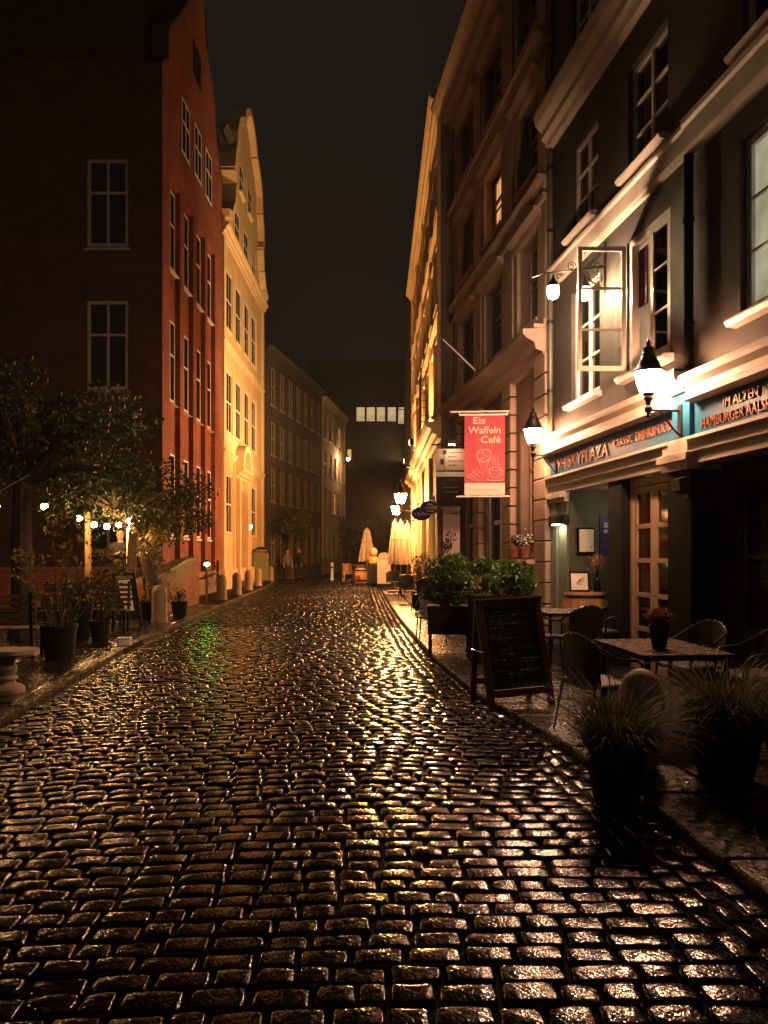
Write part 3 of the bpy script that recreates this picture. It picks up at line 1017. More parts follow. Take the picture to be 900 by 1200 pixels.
# ------------------------------------------------------------------ sandstone building with pilasters
OB = (4.7-.133*20.3, 20.3, 0)
sand = thing('sandstone_building', 'brown sandstone building with heavy cornices and rusticated pilasters', 'building', OB, ANG)
LB = 7.30
bays = [(.75,2.05),(3.05,4.45),(5.55,6.75)]
b = MB()
holes = []
for a, c in bays:
    holes += [(a,c,5.95,7.6),(a,c,8.75,10.25),(a,c,11.4,12.8)]
holes += [(.75,2.05,.05,3.6),(3.05,4.45,.05,3.7),(5.55,6.75,1.5,4.0)]
b.wall(0,LB,0,15.5,holes,.28)
b.box(0,LB,.29,7,0,15.5)
part('wall', b, M['sandstone'], sand)
pil = [(.02,.62),(2.2,2.9),(4.65,5.35),(6.8,7.28)]
blk = MB().cbox(0,.62,-.14,0,0,.345,.018).mesh('stone_block', M['sandlight'])
for a, c in pil:
    for k in range(13):
        o = link('stone_block', blk, sand, (a+(c-a-.62)/2,0,.35+k*.37))
    t = MB(); t.cbox(a,c,-.18,0,0,.34); part('plinth', t, M['sandlight'], sand)
    t = MB(); t.cbox(a+.05,c-.05,-.10,0,5.75,13.2); t.cbox(a,c,-.14,0,5.6,5.75); t.cbox(a-.02,c+.02,-.17,0,7.86,7.98); t.cbox(a-.02,c+.02,-.17,0,10.42,10.55)
    part('pilaster', t, M['sandlight'], sand)
def big(z, d, h):
    return [(0,z),(-d*.25,z+.02),(-d*.3,z+h*.25),(-d*.55,z+h*.33),(-d*.6,z+h*.55),(-d*.85,z+h*.66),(-d,z+h*.80),(-d,z+h*.95),(0,z+h)]
cornice(sand,'main_cornice',-.1,LB-.02,big(5.02,.52,.56),M['sandlight'])
cornice(sand,'cornice',-.05,LB,big(8.0,.26,.30),M['sandlight'])
cornice(sand,'cornice',-.05,LB,big(10.6,.28,.32),M['sandlight'])
cornice(sand,'eaves_cornice',-.15,LB,big(13.2,.7,.7),M['sandlight'])
t = MB(); t.cbox(6.85,7.27,-.32,0,5.58,5.66); t.cbox(6.87,7.25,-.28,0,5.40,5.58)
part('console', t, M['sandlight'], sand)
for i, (a, c) in enumerate(bays):
    for zf, hf in ((5.95,1.65),(8.75,1.5),(11.4,1.4)):
        pmat = M['orangeglow'] if (i == 1 and zf == 8.75) else M['darkpane']  # the glowing pane imitates the yellow house's reflection
        win(sand, a, zf, c-a, hf, M['sandlight'] if pmat is M['darkpane'] else M['wood'], pmat, 2, 2, .2, .09, .04, M['sandlight'], .62, False, .12)
        # surround and hood
        t = MB(); t.box(a-.16,a-.0,-.07,0,zf-.1,zf+hf); t.box(c,c+.16,-.07,0,zf-.1,zf+hf)
        t.mould(a-.26,c+.26,[(0,zf+hf),(-.10,zf+hf+.01),(-.12,zf+hf+.14),(-.24,zf+hf+.2),(-.24,zf+hf+.26),(0,zf+hf+.30)])
        if zf < 9: t.prism([(a-.22,zf+hf+.30),(c+.22,zf+hf+.30),((a+c)/2,zf+hf+.30+(.34 if zf<6 else .12))], -.2, 0)
        part('window_surround', t, M['sandlight'], sand)
win(sand, 5.55, 1.5, 1.2, 2.5, M['sandlight'], M['darkpane'], 2, 2, .2, .08, .04, M['sandlight'], .7, False, .30)
for a, c, top in ((.75,2.05,3.6),(3.05,4.45,3.7)):
    t = MB(); w_ = c-a
    t.box(0,.12,-.10,.06,0,top-.05); t.box(w_-.12,w_,-.10,.06,0,top-.05); t.box(.12,w_-.12,-.08,.06,top-.2,top-.05)
    t.box(.12,w_-.12,-.02,.04,0,.6); t.box(w_/2-.05,w_/2+.05,-.03,.04,.6,top-.2); t.box(.12,w_-.12,-.03,.04,2.2,2.3)
    d_ = part('door', t, M['cream'], sand, loc=(a,.16,.05))
    part('pane', MB().box(.10,w_-.1,.0,.01,.55,top-.15), M['darkpane'], d_)
# roof above
rf = MB(); rf.mould(0,LB,[(.2,15.5),(7,15.5),(4,18.0),(2.2,18.0)])
part('roof', rf, M['roof'], sand)

def bpt(u, y, z): return tuple(Vector(OB)+Matrix.Rotation(ANG,3,'Z')@Vector((u,y,z)))
fp = thing('flagpole', 'short bare flagpole leaning out from the sandstone cornice', 'flagpole', bpt(3.9,-.45,5.6), ANG)
t = MB(); t.tube([(0,0,0),(-.15,-.75,.75)], [.022,.015], 8); part('pole', t, M['whitepaint'], fp, True)
t = MB(); t.cbox(-.05,.05,-.05,.05,-.06,.04); part('socket', t, M['blackmetal'], fp)

# ------------------------------------------------------------------ ochre house, seen almost edge on
AO = atan2(-15.9, .16)
OO = (1.42, 36.3, 0)
och = thing('ochre_house', 'brightly lit ochre house seen nearly edge on beyond the sandstone building', 'house', OO, AO)
b = MB(); LO = 15.9
cols = [(.9+i*1.95,2.0+i*1.95) for i in range(8)]
holes = []
for a, c in cols:
    for zf, hf in ((5.8,1.9),(8.6,1.8),(11.3,1.6)):
        holes.append((a,c,zf,zf+hf))
    holes.append((a-.1,c+.1,.7,3.4))
b.wall(0,LO,0,14.3,holes,.22)
b.box(0,LO,.23,7,0,14.3)
b.quad((LO,0,0),(LO,.3,0),(LO,.3,14.3),(LO,0,14.3))
b.quad((0,.3,0),(0,0,0),(0,0,14.3),(0,.3,14.3))
part('wall', b, M['ochre'], och)
t = MB(); t.box(LO+.002,LO+.03,.0,6.8,0,14.0)
part('end_wall', t, M['sandstone'], och)
for a, c in cols:
    for zf, hf in ((5.8,1.9),(8.6,1.8),(11.3,1.6)):
        win(och, a, zf, c-a, hf, M['white'], M['darkpane'], 2, 3, .14, .07, .035, M['ochretrim'], None, False, .12)
        t = MB(); t.box(a-.14,a,-.06,0,zf-.1,zf+hf+.14); t.box(c,c+.14,-.06,0,zf-.1,zf+hf+.14); t.box(a,c,-.06,0,zf+hf,zf+hf+.14)
        part('window_surround', t, M['ochretrim'], och)
    win(och, a-.1, .7, c-a+.2, 2.7, M['white'], M['shopglow'], 2, 2, .14, .08, .04, M['ochretrim'], .75, False, .08)
cornice(och,'shop_cornice',-.0,6.2,big(4.7,.42,.45),M['ochretrim'])
cornice(och,'shop_cornice',6.6,LO,big(4.75,.46,.5),M['ochretrim'])
cornice(och,'eaves_cornice',-.1,LO-.05,big(13.9,.34,.45),M['ochretrim'])
cornice(och,'string_course',0,LO,big(8.15,.12,.16),M['ochretrim'])
cornice(och,'string_course',0,LO,big(10.9,.12,.16),M['ochretrim'])
for u_ in (.05,4.4,8.3,12.2,LO-.38):
    part('pilaster', MB().cbox(u_,u_+.34,-.10,0,0,4.65), M['ochretrim'], och)
    part('pilaster', MB().cbox(u_,u_+.3,-.09,0,5.25,13.85), M['ochretrim'], och)
rf = MB(); rf.mould(0,LO,[(0,14.32),(7,14.32),(4,17.5)])
part('roof', rf, M['roof'], och)
def opt(u, y, z): return tuple(Vector(OO)+Matrix.Rotation(AO,3,'Z')@Vector((u,y,z)))
# window cage grille on the first floor
gr = thing('window_grille', 'black iron window cage bulging from the ochre house front', 'window grille', opt(11.2,-.02,5.7), AO)
for k in range(7): part('bar', MB().tube([(-.55+k*.183,-.28,0),(-.55+k*.183,-.28,1.9)], .012, 5), M['blackmetal'], gr)
for z_ in (0,.45,.95,1.45,1.9): part('hoop', MB().tube([(-.57,0,z_),(-.57,-.28,z_),(.57,-.28,z_),(.57,0,z_)], .014, 5), M['blackmetal'], gr)
# narrow dark house beyond it
nd = thing('gabled_house', 'tall unlit dark house just beyond the bright ochre house', 'house', (1.30,46,0), AO)
b = MB(); b.wall(0,9.5,0,16.5,[(.8+i*1.8,1.8+i*1.8,z_,z_+1.7) for i in range(5) for z_ in (1.5,5.5,8.6,11.6)],.2); b.box(0,9.5,.21,6,0,16.5)
part('wall', b, M['darkfacade'], nd)
for i in range(5):
    for z_ in (1.5,5.5,8.6,11.6):
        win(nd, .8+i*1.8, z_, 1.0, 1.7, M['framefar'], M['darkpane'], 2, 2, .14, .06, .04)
part('roof', MB().mould(0,9.5,[(0,16.5),(6,16.5),(3,19.5)]), M['roof'], nd)

# street lanterns of the ochre house
def street_lantern(label, u, z, arm):
    l_ = lantern(label, opt(u,-.03,z), AO, arm/1.35, M['glow_street'], 1.0, group='lanterns on the ochre house')
    l_.scale = (1.35,1.35,1.35)
    return l_
street_lantern('glaring amber lantern on the ochre house, larger and nearer of the two', 8.3, 3.05, .85)
street_lantern('glaring amber lantern on the ochre house, smaller and farther of the two', 2.4, 2.95, .85)
# floodlights with spots
def floodlight(label, u, z, target, watts, angle):
    p = opt(u,-.55,z)
    f_ = thing('floodlight', label, 'floodlight', p, AO, 'floodlights on the ochre house')
    t = MB(); t.tube([(0,.55,-.10),(0,.1,-.10),(0,.0,-.02)], .018, 6); part('arm', t, M['blackmetal'], f_, True)
    t = MB(); t.cbox(-.16,.16,-.05,.10,-.02,.20); part('body', t, M['blackmetal'], f_)
    t = MB(); t.box(-.14,.14,-.056,-.051,.01,.17); part('lens', t, M['glow_lens'], f_)
    ld = bpy.data.lights.new('spot', 'SPOT'); ld.energy = watts; ld.color = (1.0,.58,.24); ld.spot_size = R(angle); ld.spot_blend = .7; ld.shadow_soft_size = .08
    lo = bpy.data.objects.new('spot', ld); COL.objects.link(lo)
    lo.parent = f_
    q = Matrix.Rotation(-AO,3,'Z') @ (Vector(target)-Vector(p))
    lo.location = (0,-.075,.09)
    lo.rotation_euler = q.to_track_quat('-Z','Y').to_euler()
M['glow_lens'] = emis('flood_lens', (1,.7,.4), 12)
floodlight('black floodlight on the ochre house aimed at the gabled merchant house opposite', 4.2, 5.5, (-6.8,36.5,12.5), P_SPOT, 105)
floodlight('black floodlight on the ochre house aimed towards the red brick house', 9.6, 5.5, (-6.8,28,8), P_SPOT*.13, 110)

def uplight(label, u):
    f_ = thing('uplight', label, 'uplight', opt(u,-.36,5.27), AO, 'uplights on the shop cornice of the ochre house')
    t = MB(); t.cbox(-.14,.14,-.09,.09,0,.12); part('body', t, M['blackmetal'], f_)
    t = MB(); t.box(-.12,.12,-.07,.07,.121,.127); part('lens', t, M['glow_lens'], f_)
    ld = bpy.data.lights.new('spot', 'SPOT'); ld.energy = 1100; ld.color = (1.0,.52,.18); ld.spot_size = R(120); ld.spot_blend = .8; ld.shadow_soft_size = .1
    lo = bpy.data.objects.new('spot', ld); COL.objects.link(lo); lo.parent = f_
    lo.location = (0,0,.16)
    lo.rotation_euler = Vector((0,.08,1)).to_track_quat('-Z','Y').to_euler()
uplight('small uplight on the shop cornice, nearest the sandstone building', 13.2)
uplight('small uplight in the middle of the bright ochre shop cornice', 8.8)
uplight('small uplight at the far end of the bright ochre shop cornice', 3.4)
# ------------------------------------------------------------------ red brick house on the other side
AL = pi/2
OR_ = (-6.8, 22.7, 0)
red = thing('brick_house', 'tall red brick gabled house with dark vertical window niches', 'house', OR_, AL)
niches = [(.80,1.98),(2.43,3.68),(4.15,5.42),(5.80,7.08)]
gab = [(0,0),(8.3,0),(8.3,16.9),(7.5,17.9),(6.9,19.6),(5.6,20.8),(5.3,22.2),(3.3,22.2),(3.0,20.8),(2.2,19.8),(.55,18.0),(.5,16.9),(0,16.7)]
NZ = 13.75
b = MB()
b.wall(0,8.3,0,NZ,[(a,c,.0,NZ-.15) for a,c in niches],.16)
# gable field above, with three upper windows and a hatch
top = [(0,NZ),(8.3,NZ)] + gab[2:]
b.prism(top, 0, .45)
part('wall', b, M['brick'], red)
n_ = MB()
fl = [(2.15,4.85),(6.55,9.2),(10.85,13.45)]
hol = [(a+.04,c-.06,z0,z1) for a,c in niches for z0,z1 in fl]
n_.wall(.1,8.2,.0,NZ,hol,.14,.16)
n_.box(.1,8.2,.31,9,0,NZ)
part('niche_wall', n_, M['brick'], red)
for a, c in niches:
    for z0, z1 in fl:
        win(red, a+.04, z0, c-a-.10, z1-z0, M['white'], M['darkpane'], 2, 1, .172, .07, .035, M['white'], .58, False, -.12, flat=True)
for u0, z0, hh in ((2.1,15.1,1.85),(3.75,15.2,1.85),(5.4,15.2,1.85)):
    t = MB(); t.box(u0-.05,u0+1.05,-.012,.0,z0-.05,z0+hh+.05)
    part('recess_shade_plate', t, M['brickdark'], red)  # flat dark plate; its colour stands for a recess's shade
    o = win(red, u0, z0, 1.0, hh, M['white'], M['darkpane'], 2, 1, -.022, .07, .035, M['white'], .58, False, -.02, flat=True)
t = MB(); t.box(3.6,4.7,-.02,0,18.7,19.9); part('hatch', t, M['black'], red)
t = MB()
for i in range(2, len(gab)-1):
    (a,za),(c,zc_) = gab[i], gab[i+1]
    t.add([(a,-.05,za),(c,-.05,zc_),(c,-.05,zc_+.14),(a,-.05,za+.14),(a,.5,za),(c,.5,zc_),(c,.5,zc_+.14),(a,.5,za+.14)],
          [(0,1,2,3),(7,6,5,4),(3,2,6,7),(0,4,5,1)])
part('coping', t, M['brickdark'], red)
t = MB(); t.box(-.03,8.33,-.09,0,.0,.9); part('plinth', t, M['sandstone'], red)
# side wall facing the square: local frame turned so its u runs from the far left to the corner
sw = MB()
SL = 15.0
sh = [(SL-2.32,SL-1.05,11.0,13.7),(SL-2.32,SL-1.05,6.6,9.35),(SL-2.32,SL-1.05,1.6,4.3)]
sw.wall(0,SL,0,16.7,sh,.16)
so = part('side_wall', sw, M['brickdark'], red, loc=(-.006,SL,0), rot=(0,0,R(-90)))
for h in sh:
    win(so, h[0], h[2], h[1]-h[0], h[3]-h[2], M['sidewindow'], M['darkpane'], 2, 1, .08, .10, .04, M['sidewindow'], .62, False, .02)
rf = MB(); rf.prism([(0,16.7),(SL-.6,16.7),(SL-.9,21.6),(3.5,21.6)], .3, 9)
part('roof', rf, M['roof'], so)
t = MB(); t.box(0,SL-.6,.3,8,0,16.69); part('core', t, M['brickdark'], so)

# ------------------------------------------------------------------ yellow merchant house with curved gable
OY = (-6.8, 31.04, 0)
yel = thing('gabled_merchant_house', 'floodlit yellow merchant house with a curved white gable', 'house', OY, AL)
LY = 10.4
yc = [(.75,1.95),(2.85,4.05),(4.95,6.15),(6.95,8.15)]
yfl = [(2.45,5.0),(6.85,9.5),(11.35,13.85)]
b = MB()
holes = [(a,c,z0,z1) for a,c in yc for z0,z1 in yfl if not (z0 < 3 and 2.5 < a < 4.9)]
holes.append((3.0,4.6,.3,4.6))
b.wall(0,LY,0,15.3,holes,.10)
b.box(0,LY,.11,9,0,15.3)
part('wall', b, M['yellowplaster'], yel)
outl = [(0,15.3),(10.4,15.3),(10.4,16.0),(9.7,16.3),(9.1,17.2),(8.75,18.4),(9.05,19.0),(8.9,19.9),(8.6,20.6),(8.5,21.6),(8.0,22.5),(7.3,23.0),(6.9,23.2),(6.5,23.9),(5.7,24.5),(4.9,24.5),(4.1,23.9),(3.7,23.1),(3.3,22.9),(2.5,22.3),(2.05,21.4),(1.95,20.6),(1.6,19.9),(1.35,19.0),(1.7,18.4),(1.4,17.2),(.8,16.3),(0,16.0)]
outl = [(u_, 15.3+(z_-15.3)*.84) for u_, z_ in outl]
b = MB(); b.prism(outl, 0, .5)
part('gable', b, M['yellowplaster'], yel)
t = MB()
for i in range(2, len(outl)-1):
    (a,za),(c,zc_) = outl[i], outl[i+1]
    dx, dz = c-a, zc_-za; l = math.hypot(dx,dz); nx, nz = dz/l*.16, -dx/l*.16
    t.add([(a-nx,-.32,za-nz),(c-nx,-.32,zc_-nz),(c+nx,-.32,zc_+nz),(a+nx,-.32,za+nz),(a-nx,.52,za-nz),(c-nx,.52,zc_-nz),(c+nx,.52,zc_+nz),(a+nx,.52,za+nz)],
          [(0,1,2,3),(7,6,5,4),(2,6,7,3),(0,4,5,1),(1,5,6,2),(0,3,7,4)])
part('gable_coping', t, M['ochretrim'], yel)
for a, c in yc:
    for z0, z1 in yfl:
        if z0 < 3 and 2.5 < a < 4.9: continue
        win(yel, a, z0, c-a, z1-z0, M['white'], M['darkpane'], 2, 2, .018, .07, .03, M['ochretrim'], .5, False, .06, flat=True)
        t = MB(); t.box(a-.17,a,-.018,0,z0-.05,z1+.16); t.box(c,c+.17,-.05,0,z0-.05,z1+.16); t.box(a,c,-.018,0,z1,z1+.16)
        part('window_surround', t, M['ochretrim'], yel)
for u0, z0, w_, h_ in ((2.5,15.9,1.05,1.35),(4.7,15.9,1.05,1.35),(6.9,15.9,1.05,1.35),(3.6,18.6,.95,1.3),(5.8,18.6,.95,1.3)):
    t = MB(); t.box(u0-.12,u0,-.03,0,z0-.1,z0+h_+.12); t.box(u0+w_,u0+w_+.12,-.05,0,z0-.1,z0+h_+.12); t.box(u0,u0+w_,-.03,0,z0+h_,z0+h_+.12)
    part('window_surround', t, M['ochretrim'], yel)
    win(yel, u0, z0, w_, h_, M['white'], M['darkpane'], 2, 2, -.022, .06, .03, M['ochretrim'], .5, flat=True)
cornice(yel,'eaves_cornice',-.1,LY+.1,big(15.0,.32,.5),M['ochretrim'])
cornice(yel,'string_course',0,LY,big(10.4,.14,.28),M['ochretrim'])
cornice(yel,'string_course',0,LY,big(5.7,.16,.3),M['ochretrim'])
for u_ in (.02,LY-.42): part('pilaster', MB().cbox(u_,u_+.4,-.10,0,.9,14.95), M['ochretrim'], yel)
for u_ in (2.3,6.4): part('pilaster', MB().cbox(u_,u_+.26,-.07,0,.9,5.65), M['ochretrim'], yel)
t = MB(); t.cbox(-.02,LY+.02,-.14,0,0,.9); part('plinth', t, M['ochretrim'], yel)
# portal
pt = MB()
pt.cbox(2.62,2.98,-.26,0,.3,5.0); pt.cbox(4.62,4.98,-.26,0,.3,5.0)
pt.mould(2.45,5.15,big(5.0,.45,.5))
arc = [(3.8+1.2*cos(t_), 5.5+1.15*sin(t_)) for t_ in np.linspace(0,pi,13)]
arc2 = [(3.8+.9*cos(t_), 5.5+.82*sin(t_)) for t_ in np.linspace(pi,0,13)]
pt.prism(arc+arc2, -.42, 0)
pt.lathe([(.02,0),(.18,.1),(.24,.35),(.15,.6),(.03,.75)], (3.8,-.12,5.52), 10, 1, .6)
part('portal', pt, M['ochretrim'], yel)
dd = MB(); dd.box(3.0,4.6,.1,.16,.3,3.4); 
for k in (0,1):
    for zz in (.5,1.5,2.5): dd.box(3.12+k*.75,3.72+k*.75,.07,.1,zz,zz+.8)
part('door', dd, M['wood'], yel)
part('fanlight', MB().box(3.0,4.6,.1,.13,3.45,4.6), M['darkpane'], yel)
for k in range(2):
    t = MB(); t.cbox(2.7,4.9,-.45-.3*(1-k),.1,0.0+.15*k,.15+.15*k); part('step', t, M['sandstone'], yel)
wlp = MB(); wlp.lathe([(.03,0),(.08,.05),(.09,.18),(.04,.24)], (5.3,-.22,2.75), 10)
part('door_lamp', wlp, M['glow_small'], yel, True)
rf = MB(); rf.prism([(.3,15.3),(10.1,15.3),(7.6,20.6),(2.8,20.6)], .5, 11)
part('roof', rf, M['roof'], yel)
t = MB(); t.cbox(.3,1.9,2.0,4.5,16,19.5); t.mould(.2,2.0,big(19.5,.2,.3)); part('dormer', t, M['darkfacade'], yel)

# ------------------------------------------------------------------ houses further down the street
def far_house(name, label, p0, p1, H, wm, floors, ncol, fm, w=1.0, lit=(), depth=7, roof=2.2, gz=None):
    a = Vector((*p0,0)); bb = Vector((*p1,0)); L = (bb-a).length
    ang = atan2(bb.y-a.y, bb.x-a.x)
    h_ = thing(name, label, 'house', tuple(a), ang)
    m_ = MB(); pitch = L/ncol
    hol = [(pitch*(i+.5)-w/2, pitch*(i+.5)+w/2, z0, z0+hh) for i in range(ncol) for z0,hh in floors]
    m_.wall(0,L,0,H,hol,.16); m_.box(0,L,.17,depth,0,H)
    m_.quad((0,.2,0),(0,0,0),(0,0,H),(0,.2,H)); m_.quad((L,0,0),(L,.2,0),(L,.2,H),(L,0,H))
    part('wall', m_, wm, h_)
    for i in range(ncol):
        for j, (z0,hh) in enumerate(floors):
            pm = lit.get((i,j), M['darkpane']) if lit else M['darkpane']
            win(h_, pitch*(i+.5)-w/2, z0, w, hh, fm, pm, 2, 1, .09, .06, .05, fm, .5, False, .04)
    cornice(h_,'cornice',-.05,L+.05,big(H-.35,.35,.4),wm)
    part('roof', MB().mould(0,L,[(0,H+.06),(depth,H+.06),(depth*.6,H+roof),(depth*.35,H+roof)]), M['roof'], h_)
    return h_
far_house('office_house', 'long unlit dark brick house beyond the yellow gable', (-6.6,42.2), (-4.55,54.2), 13.4, M['darkfacade'],
          [(1.0,2.4),(4.6,1.9),(7.3,1.9),(10.2,2.2)], 7, M['framefar'], .95)
far_house('corner_house', 'grey beige corner house at the end of the row beyond the dark brick house', (-4.5,54.5), (-3.3,63.5), 13.1, M['beigefacade'],
          [(1.2,2.2),(4.6,1.8),(7.4,1.8),(10.2,1.7)], 5, M['framefar'], 1.0, {(3,3):M['orangeglow'],(2,1):M['orangeglow']})
cl2 = thing('corner_lamp', 'bright lamp on a bracket high on the corner of the grey beige house', 'lamp', tuple(at(408,538,60)), 0)
t = MB(); t.lathe([(.05,-.12),(.12,-.08),(.13,.02),(.08,.08)], (0,0,0), 12); part('globe', t, M['glow_corner'], cl2, True)
t = MB(); t.lathe([(.14,.085),(.05,.2),(.01,.24)], (0,0,0), 12); t.tube([(0,0,.2),(-.5,.6,.35)], .03, 6); part('bracket', t, M['blackmetal'], cl2, True)
# tower block closing the view
tb = thing('tower_block', 'dark flat topped tower block with one lit office floor closing the street', 'tower block', (-9.5,95,0), 0)
b = MB()
b.box(0,12.5,0,14,0,17.8); b.box(0,12.5,0,14,20.7,26)
b.box(0,8.6,.0,14,17.8,20.7); b.box(8.6,12.5,3.0,14,17.8,20.7)
b.box(-.5,14,2,14,26,26.9)
part('wall', b, M['farblock'], tb)
for k in range(4):
    fo = MB(); fo.box(0,.08,-.05,.05,0,2.0); fo.box(1.12,1.2,-.05,.05,0,2.0); fo.box(.08,1.12,-.05,.05,0,.1); fo.box(.08,1.12,-.05,.05,1.9,2.0)
    o = part('window', fo, M['black'], tb, loc=(5.9+k*1.3 if k < 3 else 9.9,-.06,18.4))
    part('pane', MB().box(.05,1.15,.0,.02,.05,1.95), M['litwin'], o)
for k in range(3):
    fo = MB(); fo.box(0,.08,-.05,.05,0,2.0); fo.box(.8,.88,-.05,.05,0,2.0); fo.box(.08,.8,-.05,.05,0,.1); fo.box(.08,.8,-.05,.05,1.9,2.0)
    o = part('window', fo, M['black'], tb, loc=(11.3+.0*k,.0,18.4)) if k == 0 else part('window', fo, M['black'], tb, loc=(9.9+k*1.05+.3,-.06,18.2-.12*k))
    part('pane', MB().box(.05,.83,.0,.02,.05,1.95), M['litwin'], o)
o = MB(); o.box(4.5,5.6,-.9,0,12.6,12.75); o.box(4.5,5.6,-.9,-.86,12.75,13.6)
part('balcony', o, M['framefar'], tb)
part('balcony_door', MB().box(4.8,5.3,-.04,-.01,12.76,14.9), M['orangeglow'], tb)

# ------------------------------------------------------------------ trees
def leaves_mesh(name, C, size, matl, jitter=.35, droop=.0):
    """C (n,3) leaf centres; each leaf is a folded lozenge of two quads"""
    n = len(C)
    d = rng.normal(0,1,(n,3)); d[:,2] -= droop
    d /= np.linalg.norm(d,axis=1)[:,None]
    e = rng.normal(0,1,(n,3)); e -= d*(e*d).sum(1)[:,None]; e /= np.linalg.norm(e,axis=1)[:,None]
    nn = np.cross(d,e)
    s_ = size*rng.uniform(1-jitter,1+jitter,n)[:,None]
    base = C - d*s_*.5; tip = C + d*s_*.5; ml = C - e*s_*.24 + nn*s_*.06; mr = C + e*s_*.24 + nn*s_*.06
    V = np.stack([base,ml,tip,mr],1).reshape(-1,3)
    o_ = np.arange(n)*4
    T = np.concatenate([np.stack([o_,o_+1,o_+2],1), np.stack([o_,o_+2,o_+3],1)])
    return fast_mesh(name, V, np.zeros((0,4),int), T, matl, False)
def clump_points(centres, radii, per):
    out = []
    for c, r in zip(centres, radii):
        k = max(6,int(per*(r/.5)**1.3))
        p = rng.normal(0,1,(k,3)); p /= np.linalg.norm(p,axis=1)[:,None]
        p *= (r*rng.uniform(.25,1.0,k)**.5)[:,None]
        out.append(p*np.array([1,1,.75]) + np.array(c))
    return np.concatenate(out)
def tree(label, base, trunk_h, cr, n_cl, leaf, per, sz=.12, lm=None, rz=.75, cat='tree', name='leafy_tree', shift=(0,0), cl_r=(.35,.6), group=None):
    t_ = thing(name, label, cat, base, 0, group)
    top = Vector((shift[0],shift[1],trunk_h))
    tm = MB()
    r0 = .05+.022*cr[0]*3
    tm.tube([(0,0,-.05),(.02,.01,trunk_h*.25),(shift[0]*.3-.03,shift[1]*.3+.03,trunk_h*.6),tuple(top)], [r0*1.25,r0,r0*.85,r0*.7], 9)
    cc = []; rr = []
    for i in range(n_cl):
        while True:
            p = rng.uniform(-1,1,3)
            if .25 < np.linalg.norm(p) < 1: break
        c = np.array([top.x + p[0]*cr[0], top.y + p[1]*cr[1], top.z + cr[2]*.55 + p[2]*cr[2]])
        cc.append(c); rr.append(rng.uniform(*cl_r))
    for c in cc[:max(6,n_cl//2)]:
        m_ = (top + Vector(c))/2 + Vector((0,0,.1))
        tm.tube([tuple(top - Vector((0,0,.1))),tuple(m_),tuple(c)], [r0*.5,r0*.3,r0*.1], 5)
    part('trunk', tm, M['bark'], t_, True)
    C = clump_points(cc, rr, per)
    link('crown', leaves_mesh('crown', C, sz, lm or M['leaf']), t_)
    return t_
tree('broad dark tree spreading over the garden beside the stone bench', (-6.45,13.2,GL), 2.9, (2.4,1.7,1.25), 36, .12, 170, .11, cl_r=(.45,.75))
tree('dark spreading tree above the string lights', (-5.35,17.3,GL), 2.5, (1.75,1.4,.75), 26, .1, 170, .11, cl_r=(.4,.62), shift=(-.75,-.1))
tree('smaller bushy tree in front of the brick house windows', (-5.95,19.2,GL), 2.3, (1.35,1.1,.85), 22, .1, 170, .11, cl_r=(.35,.55))
tree('low dark street tree in front of the unlit office house', (-5.5,44,GL), 2.6, (1.3,2.6,.9), 20, .12, 60, .2, cl_r=(.5,.8))
tree('round dark tree at the far end of the street under the tower block', (-2.9,62,0), 2.2, (3.0,2.0,1.5), 26, .12, 40, .28, cl_r=(.7,1.1))
tree('wide dark tree at the far end of the street behind the single parasol', (1.0,66,0), 2.4, (3.2,2.0,1.7), 28, .12, 40, .28, cl_r=(.7,1.1))
# ------------------------------------------------------------------ bollards
def bollard_proto(label, loc, group):
    t_ = thing('bollard', label, 'bollard', loc, 0, group)
    m_ = MB(); m_.lathe([(.185,0),(.185,.06),(.17,.10),(.165,.62),(.155,.72),(.12,.79),(.06,.825),(.01,.835)], (0,0,0), 16)
    part('shaft', m_, M['bollard'], t_, True)
    return t_
BG = 'rounded stone bollards along the kerb'
bp = bollard_proto('rounded stone bollard nearest the green lamp, first of the row', (-5.33,24.3,GL), BG)
for x, y, lb in ((-5.37,27.0,'second rounded stone bollard from the green lamp, below the iron railing'),
                 (-5.6,30.6,'third rounded stone bollard, at the end of the iron railing'),
                 (-5.85,34.4,'fourth rounded stone bollard, beside the green board sign'),
                 (-6.15,40.2,'farthest rounded stone bollard of the row, past the green board sign'),
                 (-4.98,16.4,'lone rounded bollard beside the slanted menu stand')):
    dup(bp, (x,y,GL), random.random(), lb, BG)

